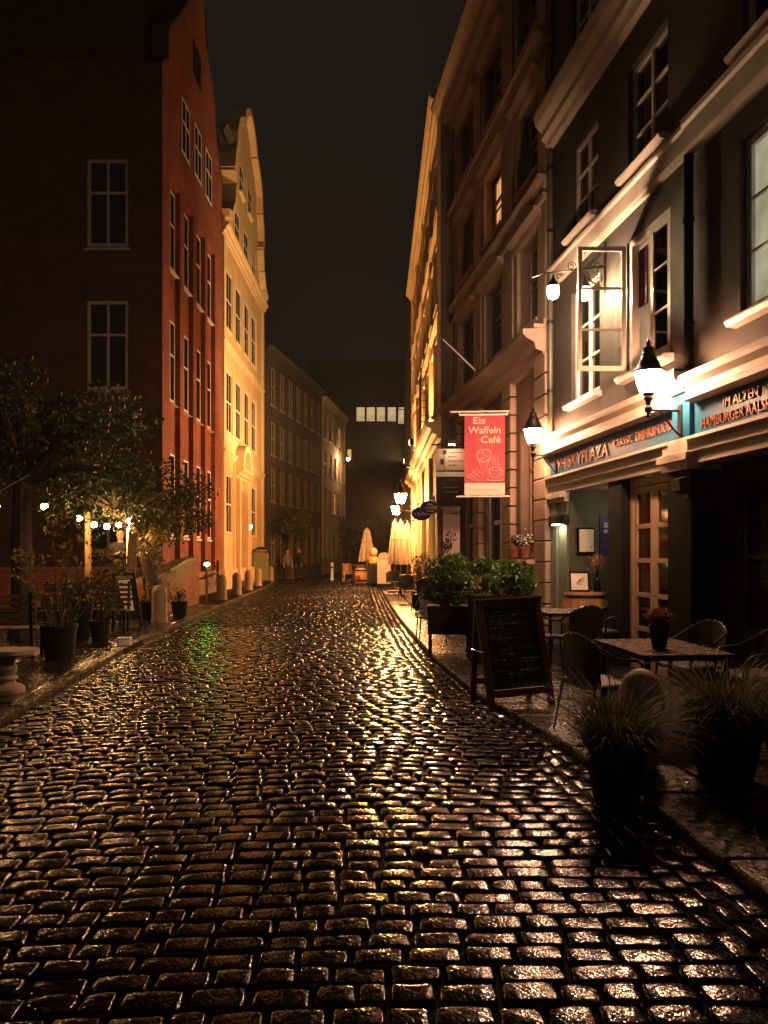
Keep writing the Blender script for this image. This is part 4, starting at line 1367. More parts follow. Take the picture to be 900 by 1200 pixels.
# ------------------------------------------------------------------ chairs and tables
def armchair(label, loc, rz, group):
    """faces +y; black wicker with slim steel frame"""
    c = thing('armchair', label, 'chair', loc, rz, group)
    st = MB(); st.cbox(-.25,.25,-.24,.24,.42,.46,.015)
    part('seat', st, M['wicker'], c)
    bk = MB()
    n = 9
    fr = []; ba = []
    for i in range(n):
        t_ = -1 + 2*i/(n-1)
        x = .26*t_; yv = -.26 + .07*t_*t_ ; zt = .86 - .10*abs(t_)**2.2
        fr.append((x,yv,zt)); ba.append((x*.94,yv+.03,.45))
    for i in range(n-1):
        a, b_, c_, d_ = ba[i], ba[i+1], fr[i+1], fr[i]
        bk.add([a,b_,c_,d_,(a[0],a[1]-.02,a[2]),(b_[0],b_[1]-.02,b_[2]),(c_[0],c_[1]-.02,c_[2]),(d_[0],d_[1]-.02,d_[2])],
               [(0,1,2,3),(7,6,5,4),(3,2,6,7),(0,4,5,1)])
    part('backrest', bk, M['wicker'], c, True)
    rl = MB(); rl.tube([(x,y-.01,z+.012) for x,y,z in fr], .012, 7)
    part('back_rail', rl, M['chrome'], c, True)
    for s in (-1,1):
        am = MB(); am.tube([(s*.26,-.19,.76),(s*.285,-.02,.67),(s*.285,.16,.655),(s*.27,.22,.62),(s*.26,.225,.44)], .013, 7)
        part('arm', am, M['blackmetal'], c, True)
        for y0, y1 in ((.21,.25),(-.22,-.30)):
            lg = MB(); lg.tube([(s*.24,y0,.43),(s*.265,y1,0)], [.013,.011], 7)
            part('leg', lg, M['blackmetal'], c, True)
    return c
CG = 'black wicker armchairs on the terrace'
ac = armchair('black armchair with pale curved back rail beside the chalkboard', (1.86,6.35,GR), R(-72), CG)
dup(ac, (3.05,7.35,GR), R(108), 'black armchair behind the potted heather, nearer the pilaster', CG)
dup(ac, (3.38,6.75,GR), R(95), 'black armchair at the speckled table, furthest from the street', CG)
dup(ac, (2.05,10.0,GR), R(-60), 'black armchair tucked behind the chalkboard', CG)
dup(ac, (2.55,9.75,GR), R(20), 'black armchair before the oak barrel', CG)
dup(ac, (3.2,10.6,GR), R(110), 'black armchair close to the porch at the second table', CG)
dup(ac, (.85,12.9,GR), R(170), 'black armchair behind the leafy planter', CG)
dup(ac, (.78,22.9,GR), R(200), 'dark armchair standing with its back to the street near the three parasols', CG)
dup(ac, (1.05,19.6,GR), R(160), 'dark armchair between the leafy planter and the three parasols', CG)
dup(ac, (.35,28.3,GR), R(180), 'dark armchair beside the white board sign', CG)

def table(label, loc, rz, w, d, topm, group=None, h=.74):
    t_ = thing('cafe_table', label, 'table', loc, rz, group)
    tp = MB(); tp.cbox(-w/2,w/2,-d/2,d/2,h-.028,h,.006)
    part('tabletop', tp, topm, t_)
    ed = MB()
    for x0,x1,y0,y1 in ((-w/2-.012,w/2+.012,-d/2-.012,-d/2-.001),(-w/2-.012,w/2+.012,d/2+.001,d/2+.012),(-w/2-.012,-w/2-.001,-d/2,d/2),(w/2+.001,w/2+.012,-d/2,d/2)):
        ed.box(x0,x1,y0,y1,h-.05,h-.003)
    part('edge_band', ed, M['blackmetal'], t_)
    for sx in (-1,1):
        for sy in (-1,1):
            lg = MB(); lg.box(sx*(w/2-.05)-.018,sx*(w/2-.05)+.018,sy*(d/2-.06)-.018,sy*(d/2-.06)+.018,0,h-.03)
            part('leg', lg, M['blackmetal'], t_)
    return t_
TG = 'cafe tables on the terrace'
table('speckled stone topped cafe table carrying the potted heather', (2.46,6.6,GR), R(4), .76, 1.12, M['terrazzo'], TG, .72)
table('speckled cafe table behind the chalkboard near the barrel', (2.60,10.7,GR), R(5), .75, .9, M['terrazzo'], TG, .72)
table('brown wooden table seen through the planter leaves', (1.85,17.6,GR), R(5), .8, 1.4, M['barrel'], TG)
table('pale topped table under the three closed parasols', (.98,27.5,GR), 0, .8, .8, M['whitepaint'], TG)

# heather on the table
hp = thing('potted_heather', 'dark pot of reddish heather on the speckled table', 'potted plant', (2.40,6.45,GR+.722), 0)
t = MB(); t.lathe([(.055,0),(.062,.02),(.085,.17),(.092,.175),(.092,.195),(.08,.195),(.075,.17)], (0,0,0), 16); part('pot', t, M['pot'], hp, True)
pts = []
for i in range(1500):
    a = rng.uniform(0,2*pi); r = rng.uniform(0,1)**.6; h_ = rng.uniform(0,1)
    pts.append((cos(a)*r*(.05+.09*h_), sin(a)*r*(.05+.09*h_), .17+.19*h_*(1-.35*r)))
link('foliage', leaves_mesh('foliage', np.array(pts), .028, M['heather']), hp)

# ------------------------------------------------------------------ chalkboard
bw_ = .73
ch = thing('chalkboard_stand', 'large wooden framed chalkboard menu covered in chalk lines, one foot on the kerb', 'chalkboard', (1.04,7.32,.02), R(18))
ch.rotation_euler = (0,R(-2.2),R(16))
TL = R(13.5); BH = 1.12
def lean(mb):
    mb.v = [(x, y*cos(TL)+z*sin(TL), -y*sin(TL)+z*cos(TL)) for x,y,z in mb.v]; return mb
t = MB(); fw = .075
t.cbox(0,fw,-.018,.018,0,BH); t.cbox(bw_-fw,bw_,-.018,.018,0,BH); t.cbox(fw,bw_-fw,-.016,.016,BH-.07,BH-.001); t.cbox(fw,bw_-fw,-.016,.016,.13,.21)
part('frame', lean(t), M['boardwood'], ch)
t = MB(); t.box(fw-.005,bw_-fw+.005,-.006,.006,.205,BH-.065)
part('panel', lean(t), M['slate'], ch)
tk = MB(); tk.box(-.012,bw_+.012,-.024,.024,BH,BH+.015)
part('top_strip', lean(tk), M['barrel'], ch)
dpt = 2*BH*sin(TL)
for x0 in (.01,bw_-.07):
    t = MB(); t.add([(x0,dpt,0),(x0+.06,dpt,0),(x0+.06,dpt-.03,0),(x0,dpt-.03,0),(x0,BH*sin(TL)+.05,BH*cos(TL)-.02),(x0+.06,BH*sin(TL)+.05,BH*cos(TL)-.02),(x0+.06,BH*sin(TL)+.02,BH*cos(TL)-.02),(x0,BH*sin(TL)+.02,BH*cos(TL)-.02)],
          [(0,3,2,1),(4,5,6,7),(0,1,5,4),(1,2,6,5),(2,3,7,6),(3,0,4,7)])
    part('back_leg', t, M['boardwood'], ch)
t = MB(); t.box(.07,bw_-.07,dpt-.07,dpt-.05,.2,.26); part('cross_bar', t, M['boardwood'], ch)
t = MB(); t.tube([(-.005,.10,.58),(-.06,.10,.60),(-.11,.13,.62)], .007, 5); part('hook', t, M['chrome'], ch)
ck = MB()
lines = [(.93,.12,.28,0),(.89,.03,.62,0),(.835,.02,.22,0),(.81,.02,.68,0),(.775,.03,.27,0),(.755,.30,.55,0),(.70,.02,.2,0),(.675,.02,.66,1),(.645,.02,.22,0),(.62,.05,.42,0),(.575,.04,.68,0),(.545,.14,.24,0),(.525,.12,.45,0),(.475,.05,.72,1),(.45,.26,.66,0),(.425,.22,.34,0),(.37,.07,.68,0),(.345,.22,.45,0),(.32,.22,.48,0),(.275,.09,.24,0),(.25,.12,.62,0),(.225,.2,.68,0)]
for z_, xa, xb, _ in lines:
    xa *= .80; xb *= .80
    x = fw+.03+xa*.9
    z_ = .20 + (z_-.2)*1.09
    while x < fw+.03+xb*.92:
        wl_n = random.uniform(.03,.09)
        p = []
        xx = x
        while xx < x+wl_n:
            p.append((xx,-.0095,z_+random.uniform(-.007,.008))); xx += random.uniform(.004,.009)
        if len(p) > 1: ck.tube(p, .0024, 3)
        x += wl_n + random.uniform(.012,.025)
o = part('chalk_writing', lean(ck), M['chalk'], ch); o['kind'] = 'stuff'

# ------------------------------------------------------------------ ornamental grasses in pots
def grass_pot(label, loc, potr, poth, blades, L, seed, group):
    g_ = thing('potted_grass', label, 'potted plant', loc, 0, group)
    t_ = MB(); t_.lathe([(potr*.72,0),(potr*.76,.02),(potr*.98,poth*.92),(potr*1.04,poth*.93),(potr*1.04,poth),(potr*.93,poth),(potr*.9,poth*.9)], (0,0,0), 24)
    part('pot', t_, M['pot'], g_, True)
    r_ = np.random.default_rng(seed)
    V = []; Q = []
    for i in range(blades):
        a = r_.uniform(0,2*pi); rr = potr*.75*sqrt(r_.uniform(0,1))
        out = a + r_.normal(0,.9)
        ln = L*r_.uniform(.4,1.2); arch_ = r_.uniform(.7,2.3)*(rr/potr+.5)
        w0 = r_.uniform(.003,.0062)
        pos = np.array([cos(a)*rr, sin(a)*rr, poth*.9]); el = pi/2 - .12 - .3*rr/potr
        side = np.array([-sin(out),cos(out),0])
        seg = 7; n0 = len(V)
        for k in range(seg+1):
            w_ = w0*(1-(k/seg)**2*.9)
            V.append(pos - side*w_); V.append(pos + side*w_)
            el -= arch_/seg*(.5+k/seg)
            pos = pos + np.array([cos(out)*cos(el), sin(out)*cos(el), sin(el)])*ln/seg
        for k in range(seg):
            Q.append((n0+2*k,n0+2*k+1,n0+2*k+3,n0+2*k+2))
    o = link('blades', fast_mesh('blades', np.array(V), np.array(Q), np.zeros((0,3),int), M['grass'], True), g_)
    o['kind'] = 'stuff'
    return g_
GG = 'potted ornamental grasses on the terrace edge'
grass_pot('arching grass in a dark pot standing on the kerb before the armchair', (1.48,4.72,-.0), .18, .28, 1250, .62, 3, GG)
grass_pot('arching grass in a large dark pot at the frame edge before the speckled table', (2.33,5.05,GR), .23, .32, 1300, .62, 5, GG)
grass_pot('third pot of grass mostly cut off at the frame edge', (2.72,4.75,GR), .25, .38, 800, .56, 8, GG)
ur = thing('clay_urn', 'rounded tan clay urn half hidden behind the kerbside grass', 'urn', (1.86,5.35,GR), 0)
t = MB(); t.lathe([(.09,0),(.12,.06),(.155,.28),(.165,.44),(.155,.56),(.12,.65),(.06,.70),(.012,.715)], (0,0,0), 20); part('vessel', t, M['clay'], ur, True)
t = MB(); t.lathe([(.1,0),(.11,.02),(.09,.03)], (0,0,-.0), 16); part('foot', t, M['clay'], ur, True)

# ------------------------------------------------------------------ leafy planters
def planter(label, loc, rz, w, d, h, legs, cc, rr, per, sz, lm, name='leafy_planter', potm=None, cat='planter', group=None):
    p_ = thing(name, label, cat, loc, rz, group)
    z0 = legs
    t_ = MB(); t_.cbox(-w/2,w/2,-d/2,d/2,z0,z0+h,.012)
    part('box', t_, potm or M['black'], p_)
    t_ = MB(); t_.box(-w/2-.015,w/2+.015,-d/2-.015,d/2+.015,z0+h-.05,z0+h-.004)
    part('rim', t_, potm or M['black'], p_)
    if legs > .05:
        for sx in (-1,1):
            for sy in (-1,1):
                l_ = MB(); l_.box(sx*(w/2-.03)-.016,sx*(w/2-.03)+.016,sy*(d/2-.03)-.016,sy*(d/2-.03)+.016,0,z0)
                part('leg', l_, M['blackmetal'], p_)
    st = MB()
    for c in cc:
        st.tube([(c[0]*.4,c[1]*.4,z0+h-.05),(c[0]*.8,c[1]*.8,(z0+h+c[2])/2),tuple(c)], [.009,.006,.003], 5)
    part('stems', st, M['bark'], p_)
    link('foliage', leaves_mesh('foliage', clump_points(cc, rr, per), sz, lm, .35, .2), p_)
    return p_
def cloud(n, sx, sy, z0, z1, r=(.12,.22), taper=.5):
    cc = []; rr = []
    for i in range(n):
        k = rng.uniform(0,1); s_ = 1-taper*k
        cc.append((rng.uniform(-sx,sx)*s_, rng.uniform(-sy,sy)*s_, z0+(z1-z0)*k)); rr.append(rng.uniform(*r))
    return cc, rr
cc, rr = cloud(20,.36,.25,.72,1.50,(.13,.22),.4)
planter('tall black planter on legs crowded with broad leaves, left of the chalkboard', (.98,11.2,GR), R(-6), .62, .50, .42, .34, cc, rr, 420, .085, M['leafbright'], group='leafy planters of the cafe')
cc, rr = cloud(18,.42,.22,1.02,1.42,(.13,.20),.2)
planter('dark planter of glossy green leaves behind the chalkboard', (1.72,10.6,GR), R(8), .95, .45, .95, .0, cc, rr, 420, .085, M['leafbright'], group='leafy planters of the cafe')
cc, rr = cloud(12,.16,.16,.5,2.1,(.10,.18),.5)
planter('slim climbing plant in a dark box against the sandstone front', (1.42,16.6,GR), 0, .4, .4, .45, .0, cc, rr, 200, .07, M['leaf'], group='leafy planters of the cafe')
cc, rr = cloud(12,.3,.2,.6,1.9,(.14,.22),.6)
planter('yellowish shrub glowing beside the lit shopfront', (1.12,21.2,GR), 0, .6, .45, .45, .0, cc, rr, 180, .09, M['leafyellow'], group='leafy planters of the cafe')
# flower pots on the sill of the sandstone building
def flowerpot(label, loc, petals):
    f_ = thing('flower_pot', label, 'flower pot', loc, 0, 'flower pots on the sandstone sill')
    t_ = MB(); t_.lathe([(.085,0),(.12,.16),(.128,.165),(.128,.20),(.112,.20)], (0,0,0), 14); part('pot', t_, M['terracotta'], f_, True)
    cc, rr = cloud(9,.17,.12,.22,.40,(.09,.13),.2)
    link('foliage', leaves_mesh('foliage', clump_points(cc, rr, 260), .05, M['leaf']), f_)
    if petals:
        P = np.array([(c[0]+rng.normal(0,.05), c[1]-.09+rng.normal(0,.04), c[2]+rng.normal(0,.06)) for c in cc for _ in range(16)])
        link('blossom', leaves_mesh('blossom', P, .055, M['petal']), f_)
flowerpot('terracotta pot of white blossoms on the sandstone sill', bpt(6.35,-.16,1.51), True)
flowerpot('terracotta pot of dark green leaves on the sandstone sill', bpt(5.65,-.16,1.51), False)

# ------------------------------------------------------------------ barrel with frame and bottle
bx, by = 3.10, 11.45
br = thing('barrel', 'oak barrel with dark hoops used as a stand in the porch', 'barrel', (bx,by,GR), 0)
def brad(z): return .30 + .065*(1-((z-.48)/.48)**2)
for i in range(18):
    a0 = 2*pi*i/18+.012; a1 = 2*pi*(i+1)/18-.012
    vs = []; fs = []
    zz = [0,.12,.3,.48,.66,.84,.96]
    for z_ in zz:
        r_ = brad(z_)
        for a in (a0,(a0+a1)/2,a1): vs.append((cos(a)*r_, sin(a)*r_, z_))
    for k in range(len(zz)-1):
        for j in range(2): fs.append((k*3+j,k*3+j+1,k*3+3+j+1,k*3+3+j))
    part('stave', MB().add(vs,fs), M['barrel'], br)
t = MB(); t.lathe([(.27,.0),(.27,.945)], (0,0,0), 18); part('head', t, M['wood'], br)
for z_ in (.06,.24,.66,.86):
    t = MB(); t.lathe([(brad(z_)+.001,0),(brad(z_)+.007,.002),(brad(z_+.05)+.007,.05),(brad(z_+.05)+.001,.052)], (0,0,z_), 24); part('hoop', t, M['blackmetal'], br, True)
pf = thing('picture_frame', 'tilted black picture frame with a sketch standing on the oak barrel', 'picture frame', (bx-.08,by-.05,GR+.95), R(-8))
def tilt(mb, a):
    mb.v = [(x, y*cos(a)+z*sin(a), -y*sin(a)+z*cos(a)) for x,y,z in mb.v]; return mb
t = MB(); t.box(-.15,-.125,-.012,.012,0,.34); t.box(.125,.15,-.012,.012,0,.34); t.box(-.125,.125,-.012,.012,0,.03); t.box(-.125,.125,-.012,.012,.31,.34); t.box(-.125,.125,.004,.010,.03,.31)
part('frame', tilt(t,R(24)), M['black'], pf)
t = MB(); t.box(-.124,.124,-.004,.003,.031,.309); part('print', tilt(t,R(24)), M['paper'], pf)
t = MB(); t.tube([(-.05,-.007,.14),(.0,-.007,.19),(.05,-.007,.17),(.07,-.007,.23),(.02,-.007,.21),(-.02,-.007,.12),(.04,-.007,.13)], .006, 4); part('sketch', tilt(t,R(24)), M['ink'], pf)
t = MB(); t.box(-.12,.12,-.03,.12,0,.015); part('foot', t, M['black'], pf)
bo = thing('dried_flower_bottle', 'dark bottle holding pinkish dried flowers on the oak barrel', 'vase', (bx+.19,by-.02,GR+.95), 0)
t = MB(); t.lathe([(.05,0),(.055,.02),(.055,.16),(.03,.21),(.018,.24),(.018,.31),(.022,.32)], (0,0,0), 14); part('bottle', t, M['darkpane'], bo, True)
t = MB()
for k in range(9):
    a = k*2.4; t.tube([(0,0,.3),(cos(a)*.03,sin(a)*.03,.40),(cos(a)*.07,sin(a)*.05,.46+.03*(k%4))], .004, 4)
part('stems', t, M['bark'], bo)
P = np.array([(rng.normal(0,.055),rng.normal(0,.04),.45+rng.normal(0,.075)) for _ in range(260)])
link('blossom', leaves_mesh('blossom', P, .04, leafmat('dried_petal',(.30,.10,.07),(.45,.26,.17))), bo)

# posters on the porch side wall (its face looks towards the camera side)
def porch_pt(v, z, off=.012): return wpt(.76+off, v, z)
PR = ANG + R(90)
mb_ = thing('menu_box', 'black framed glazed menu box with a pale sheet on the olive porch wall', 'menu box', porch_pt(.27,1.62), PR)
t = MB(); t.cbox(-.15,.15,-.05,0,-.03,.40); part('case', t, M['black'], mb_)
part('sheet', MB().box(-.125,.125,-.056,-.051,.0,.37), M['paper'], mb_)
t = MB(); t.cyl((.13,-.056,.18),(.13,-.075,.18),.014,n=8); part('lock', t, M['chrome'], mb_)
po = thing('navy_poster', 'navy blue poster with white text lines on the olive porch wall', 'poster', porch_pt(.75,1.58), PR)
part('sheet', MB().box(-.23,.26,-.012,0,0,.66), M['navy'], po)
tl = MB()
for z_, x0, x1 in ((.60,.05,.20),(.505,-.16,.22),(.475,-.16,.16),(.445,-.16,.21),(.385,-.16,.19),(.355,-.16,.12)):
    x = x0
    while x < x1:
        w_ = random.uniform(.02,.06); tl.box(x,min(x+w_,x1),-.015,-.0125,z_,z_+.017); x += w_+.010
o = part('print_lines', tl, M['paper'], po)
pt_ = thing('porch_board', 'olive board with a dark foot below the navy poster', 'board', porch_pt(.85,.30), PR)
part('panel', MB().box(-.10,.2,-.02,0,.88,1.22), M['palegreen'], pt_)
part('foot', MB().box(-.10,.2,-.05,0,.0,.88), M['black'], pt_)

# ------------------------------------------------------------------ hanging signs
bz = at(543,580,15.1); 
bn_ = thing('cafe_banner', 'red cloth banner reading Eis Waffeln Cafe between two white rods', 'banner', (at(568,580,15.1).x,15.1,at(568,580,15.1).z), R(-4))
u_ = 15.1/F
bw2, bh2 = 47*u_, 93*u_
ts = MB()
for k in range(12):
    pass
nx_ = 14; nz_ = 10; vs = []; fs = []
for j in range(nz_+1):
    for i in range(nx_+1):
        vs.append(((i/nx_-.5)*bw2, .014*sin(i*.62+j*.25)*(.5+j/nz_*.3)+.006*sin(j*1.1+i*.3), bh2*(.155 + .845*j/nz_)))
for j in range(nz_):
    for i in range(nx_):
        k = j*(nx_+1)+i; fs.append((k,k+1,k+nx_+2,k+nx_+1))
part('cloth', MB().add(vs,fs), M['banner'], bn_, True)
part('white_strip', MB().box(-bw2/2,bw2/2,-.006,.002,0.0,bh2*.15), M['bannerwhite'], bn_)
t = MB(); t.tube([(-.70,0,bh2+.085),(.63,0,bh2+.085)], .018, 8); t.tube([(-.52,0,bh2+.02),(.47,0,bh2+.02)], .022, 8); t.box(-.52,-.50,-.008,.008,bh2+.02,bh2+.085); t.box(.45,.47,-.008,.008,bh2+.02,bh2+.085)
part('rod', t, M['whitepaint'], bn_, True)
t = MB(); t.tube([(-.58,0,-.03),(.63,0,-.03)], .018, 8); t.tube([(.63,0,-.10),(.63,0,.02)], .012, 6)
part('rod', t, M['whitepaint'], bn_, True)
t = MB(); t.lathe([(.01,-.03),(.03,0),(.01,.03)], (-.71,0,bh2+.085), 8); part('finial', t, M['gold'], bn_, True)
RB = (R(90),0,0)
text('lettering','Eis',.20,M['bannerwhite'],bn_,(-.245,-.028,bh2-.17),RB,.002,'LEFT',.24,.002)
text('lettering','Waffeln',.20,M['bannerwhite'],bn_,(-.335,-.028,bh2-.365),RB,.002,'LEFT',.66,.002)
text('lettering','Caf\u00e9',.20,M['bannerwhite'],bn_,(-.085,-.028,bh2-.56),RB,.002,'LEFT',.40,.002)
dr = MB()
def ln(p, r=.0052): dr.tube([(x,-.028,z) for x,z in p], r, 4)
def circ(cx,cz,rx,rz_,a0=0,a1=360,n=18): return [(cx+rx*cos(R(a0+(a1-a0)*i/n)), cz+rz_*sin(R(a0+(a1-a0)*i/n))) for i in range(n+1)]
# ice cream scoops on a cone
ln(circ(-.02,.80,.15,.13,-20,200)); ln(circ(.04,.86,.08,.07,0,300)); ln(circ(-.08,.80,.075,.07,40,330)); ln([(-.16,.74),(-.10,.69),(-.03,.66),(.05,.69),(.12,.76)],.010); ln([(-.12,.70),(-.03,.42),(.10,.72)])
# waffle
ln([(-.36,.37),(-.16,.52),(-.02,.40),(-.12,.26),(-.36,.37)]); ln([(-.30,.41),(-.10,.29)]); ln([(-.24,.46),(-.06,.34)]); ln([(-.28,.35),(-.10,.47)])
# cup, handle, saucer, steam
ln([(.09,.53),(.10,.42),(.15,.35),(.26,.35),(.32,.42),(.34,.53)],.009); ln(circ(.215,.53,.125,.025)); ln([(.33,.49),(.40,.48),(.40,.43),(.32,.41)]); ln(circ(.215,.32,.17,.035,170,370),.008)
for k in range(3):
    x0 = .16+k*.05; ln([(x0,.58),(x0+.02,.64),(x0-.01,.70),(x0+.02,.77)],.004)
o = part('drawing', dr, M['bannerwhite'], bn_, True)
t = MB()
for k in range(16): t.box(-.27+k*.034,-.25+k*.034,-.0085,-.0065,.10,.11)
part('print_line', t, M['banner'], bn_)
# boards that hang further on
hb = thing('hanging_menu_sign', 'beige sign with tree emblem above a dark brown board, hung beside the red banner', 'sign', (at(527,592,17.4).x,17.4,at(527,592,17.4).z), R(-3))
u_ = 17.4/F
t = MB(); t.box(-16*u_,18*u_,-.02,.02,39*u_,66*u_); part('upper_board', t, M['signpale'], hb)
t = MB(); t.box(-16*u_,18*u_,-.021,.021,0,33*u_); part('lower_board', t, M['signdark'], hb)
t = MB(); t.box(-16.4*u_,18.4*u_,-.03,.03,33.2*u_,38.8*u_); part('white_strip', t, M['paper'], hb)
t = MB(); t.tube([(-22*u_,0,71*u_),(26*u_,0,71*u_)], .016, 6); t.box(-2*u_,6*u_,-.34,-.20,69*u_,74*u_); t.box(1.5*u_,2.5*u_,-.22,0,71*u_,72*u_); t.box(-10*u_,-9.4*u_,-.008,.008,66*u_,71*u_); t.box(12*u_,12.6*u_,-.008,.008,66*u_,71*u_); part('hanger', t, M['blackmetal'], hb)
t = MB(); t.box(-1.6*u_,5.6*u_,-.33,-.21,68.6*u_,68.95*u_); part('lamp_lens', t, M['glow_sign'], hb)
e_ = MB()
e_.box(-7*u_,-6.2*u_,-.026,-.0215,40*u_,62*u_); e_.prism([(p,q) for p,q in circ(-6*u_,62*u_,2.8*u_,3*u_,0,345,10)], -.027,-.0215); e_.prism([(p,q) for p,q in circ(-9*u_,51*u_,2.4*u_,4*u_,0,345,10)], -.028,-.0215)
for z_, x0, x1 in ((61,-1,15),(56,-2,8),(51,-2,16),(46,-1,8)): 
    x = x0
    while x < x1: 
        w_ = random.uniform(1.2,3); e_.box(x*u_,min(x+w_,x1)*u_,-.025,-.0215,z_*u_,(z_+1.3)*u_); x += w_+.7
e_.box(-15*u_,17*u_,-.026,-.0215,39.2*u_,40.8*u_)
part('emblem', e_, M['ink'], hb)
t = MB()
for z_, x0, x1 in ((20,-8,12),(15,-6,10)):
    x = x0
    while x < x1:
        w_ = random.uniform(1.2,3); t.box(x*u_,min(x+w_,x1)*u_,-.025,-.0215,z_*u_,(z_+1.2)*u_); x += w_+.8
part('print_lines', t, M['signpale'], hb)
pbd = thing('pale_notice_panel', 'tall pale pink panel hanging under the dark brown sign', 'panel', (at(530,655,17.0).x,17.0,at(530,655,17.0).z), R(-3))
u_ = 17.0/F
t = MB(); t.box(-11*u_,9*u_,-.02,.02,0,58*u_); part('sheet', t, M['paleboard'], pbd)
t = MB(); t.box(-13*u_,10*u_,-.03,.03,58.3*u_,61.5*u_); part('top_rail', t, M['whitepaint'], pbd)
t = MB(); t.box(0,7*u_,-.024,-.0205,52*u_,53*u_); t.box(-11.2*u_,-10*u_,-.024,-.0205,30*u_,31*u_); part('mark', t, M['ink'], pbd)
t = MB(); t.tube([(9.5*u_,0,-1.3),(9.5*u_,0,60*u_)], .02, 6); part('post', t, M['blackmetal'], pbd)
def oval(label, px, py, d, lines, emblem):
    c = at(px,py,d); u_ = d/F
    o_ = thing('oval_sign', label, 'sign', tuple(c), R(-4), 'navy oval signs')
    n = 28
    t_ = MB(); t_.prism([(12*u_*cos(2*pi*i/n), 8.2*u_*sin(2*pi*i/n)) for i in range(n)], -.02, .02); part('plate', t_, M['navysign'], o_)
    t_ = MB(); t_.tube([(11.6*u_*cos(2*pi*i/n),-.021,7.9*u_*sin(2*pi*i/n)) for i in range(n+1)], .012, 4); part('rim', t_, M['paper'], o_)
    for txt, z_, w_, s_ in lines:
        text('lettering', txt, s_*u_, M['paper'], o_, (-w_*u_/2,-.023,z_*u_), (R(90),0,0), .002, 'LEFT', w_*u_, .004)
    if emblem:
        t_ = MB(); t_.prism([(p*u_,q*u_) for p,q in ((-5,2.0),(-3.2,4.8),(-1.2,5.6),(1,5.0),(4.6,2.2),(1.6,3.0),(.4,2.0),(-1.4,3.2))], -.024, -.0205); part('emblem', t_, M['paper'], o_)
    t_ = MB(); t_.tube([(-13*u_,0,11.5*u_),(17*u_,0,11.5*u_)], .012, 5); t_.box(-5*u_,-4.6*u_,-.006,.006,7*u_,11.5*u_); t_.box(4.6*u_,5*u_,-.006,.006,7*u_,11.5*u_); part('hanger', t_, M['blackmetal'], o_)
oval('navy oval hanging sign with a white swoosh emblem, in front of its twin', 504,595,21.0,[('11 HANSETER',-1.2,18,3.6),('TEELADEN',-4.6,9,2.4)],True)
oval('navy oval hanging sign half hidden behind its twin', 494,602,22.6,[('11 HANSETER',-1.6,18,4.2)],False)
# ------------------------------------------------------------------ closed parasols
def parasol(label, loc, h, group, r=.2):
    p_ = thing('closed_parasol', label, 'parasol', loc, 0, group)
    m_ = MB(); vs = []; fs = []
    n = 20; lev = [(0,1.0),(.12,.98),(.35,.80),(.6,.62),(.82,.42),(.86,.50),(.94,.36),(1.0,.04)]
    z0 = h*.40
    for k, (t_, q) in enumerate(lev):
        for i in range(n):
            a = 2*pi*i/n
            f_ = 1 + (.22 if i % 2 else -.22)*(1 if t_ < .84 else .35)
            vs.append((cos(a)*r*q*f_, sin(a)*r*q*f_, z0+(h-z0)*t_ - (.06 if (k == 0 and i % 2) else 0)))
    for k in range(len(lev)-1):
        for i in range(n):
            j = (i+1) % n; fs.append((k*n+i,k*n+j,(k+1)*n+j,(k+1)*n+i))
    fs.append(tuple((len(lev)-1)*n+i for i in range(n)))
    part('canopy', m_.add(vs,fs), M['canvas'], p_, True)
    t_ = MB(); t_.cyl((0,0,0),(0,0,h+.05),.025,n=8); part('pole', t_, M['oldwood'], p_, True)
    t_ = MB(); t_.cbox(-.28,.28,-.28,.28,0,.08); part('base', t_, M['bollard'], p_)
    t_ = MB(); t_.lathe([(r*.7,0),(r*.73,.02),(r*.7,.05)], (0,0,z0+(h-z0)*.55), 14); part('strap', t_, M['canvas'], p_)
    return p_
PG = 'closed cream parasols'
parasol('single closed cream parasol standing apart towards the dark end of the street', (-.92,40,0), 2.95, PG, .38)
parasol('left closed cream parasol of the tight group of three by the lanterns', (.42,29.0,GR), 2.85, PG, .24)
parasol('middle closed cream parasol of the tight group of three by the lanterns', (.66,29.2,GR), 2.85, PG, .24)
parasol('right closed cream parasol of the tight group of three by the lanterns', (.92,29.4,GR), 2.80, PG, .24)

# ------------------------------------------------------------------ board signs
def aboard(label, loc, rz, w, h, pm, hm, header, hdm):
    a_ = thing('pavement_sign', label, 'board sign', loc, rz, 'pavement board signs')
    t_ = MB(); t_.box(-w/2,w/2,-.025,.025,.12,h); part('panel', t_, pm, a_)
    t_ = MB(); n = 12
    t_.prism([(-w/2,h+.01),(w/2,h+.01)]+[(w/2*cos(pi*i/n), h+.02+.30*sin(pi*i/n)) for i in range(n+1)], -.03, .03); part('header', t_, hm, a_)
    t_ = MB(); t_.box(-w/2-.03,-w/2-.001,-.04,.04,0,h); t_.box(w/2+.001,w/2+.03,-.04,.04,0,h); t_.box(-w/2,w/2,-.2,.2,.0,.05); part('frame', t_, M['blackmetal'], a_)
    t_ = MB(); x = -w*.34
    while x < w*.34:
        q = random.uniform(.03,.07); t_.box(x,x+q,-.036,-.031,h+.08,h+.15); x += q+.02
    part('header_print', t_, hdm, a_)
    return a_
aboard('tall pavement sign with dark arched header and olive panel past the railing', (-6.35,38.2,GL), R(8), .80, 1.55, M['signgreen'], M['black'], '', M['signpale'])
aboard('white pavement sign with pale arched header beside the single parasol', (.0,34.5,GR), R(-5), .62, 1.25, M['paleboard'], M['signpale'], '', M['paper'])

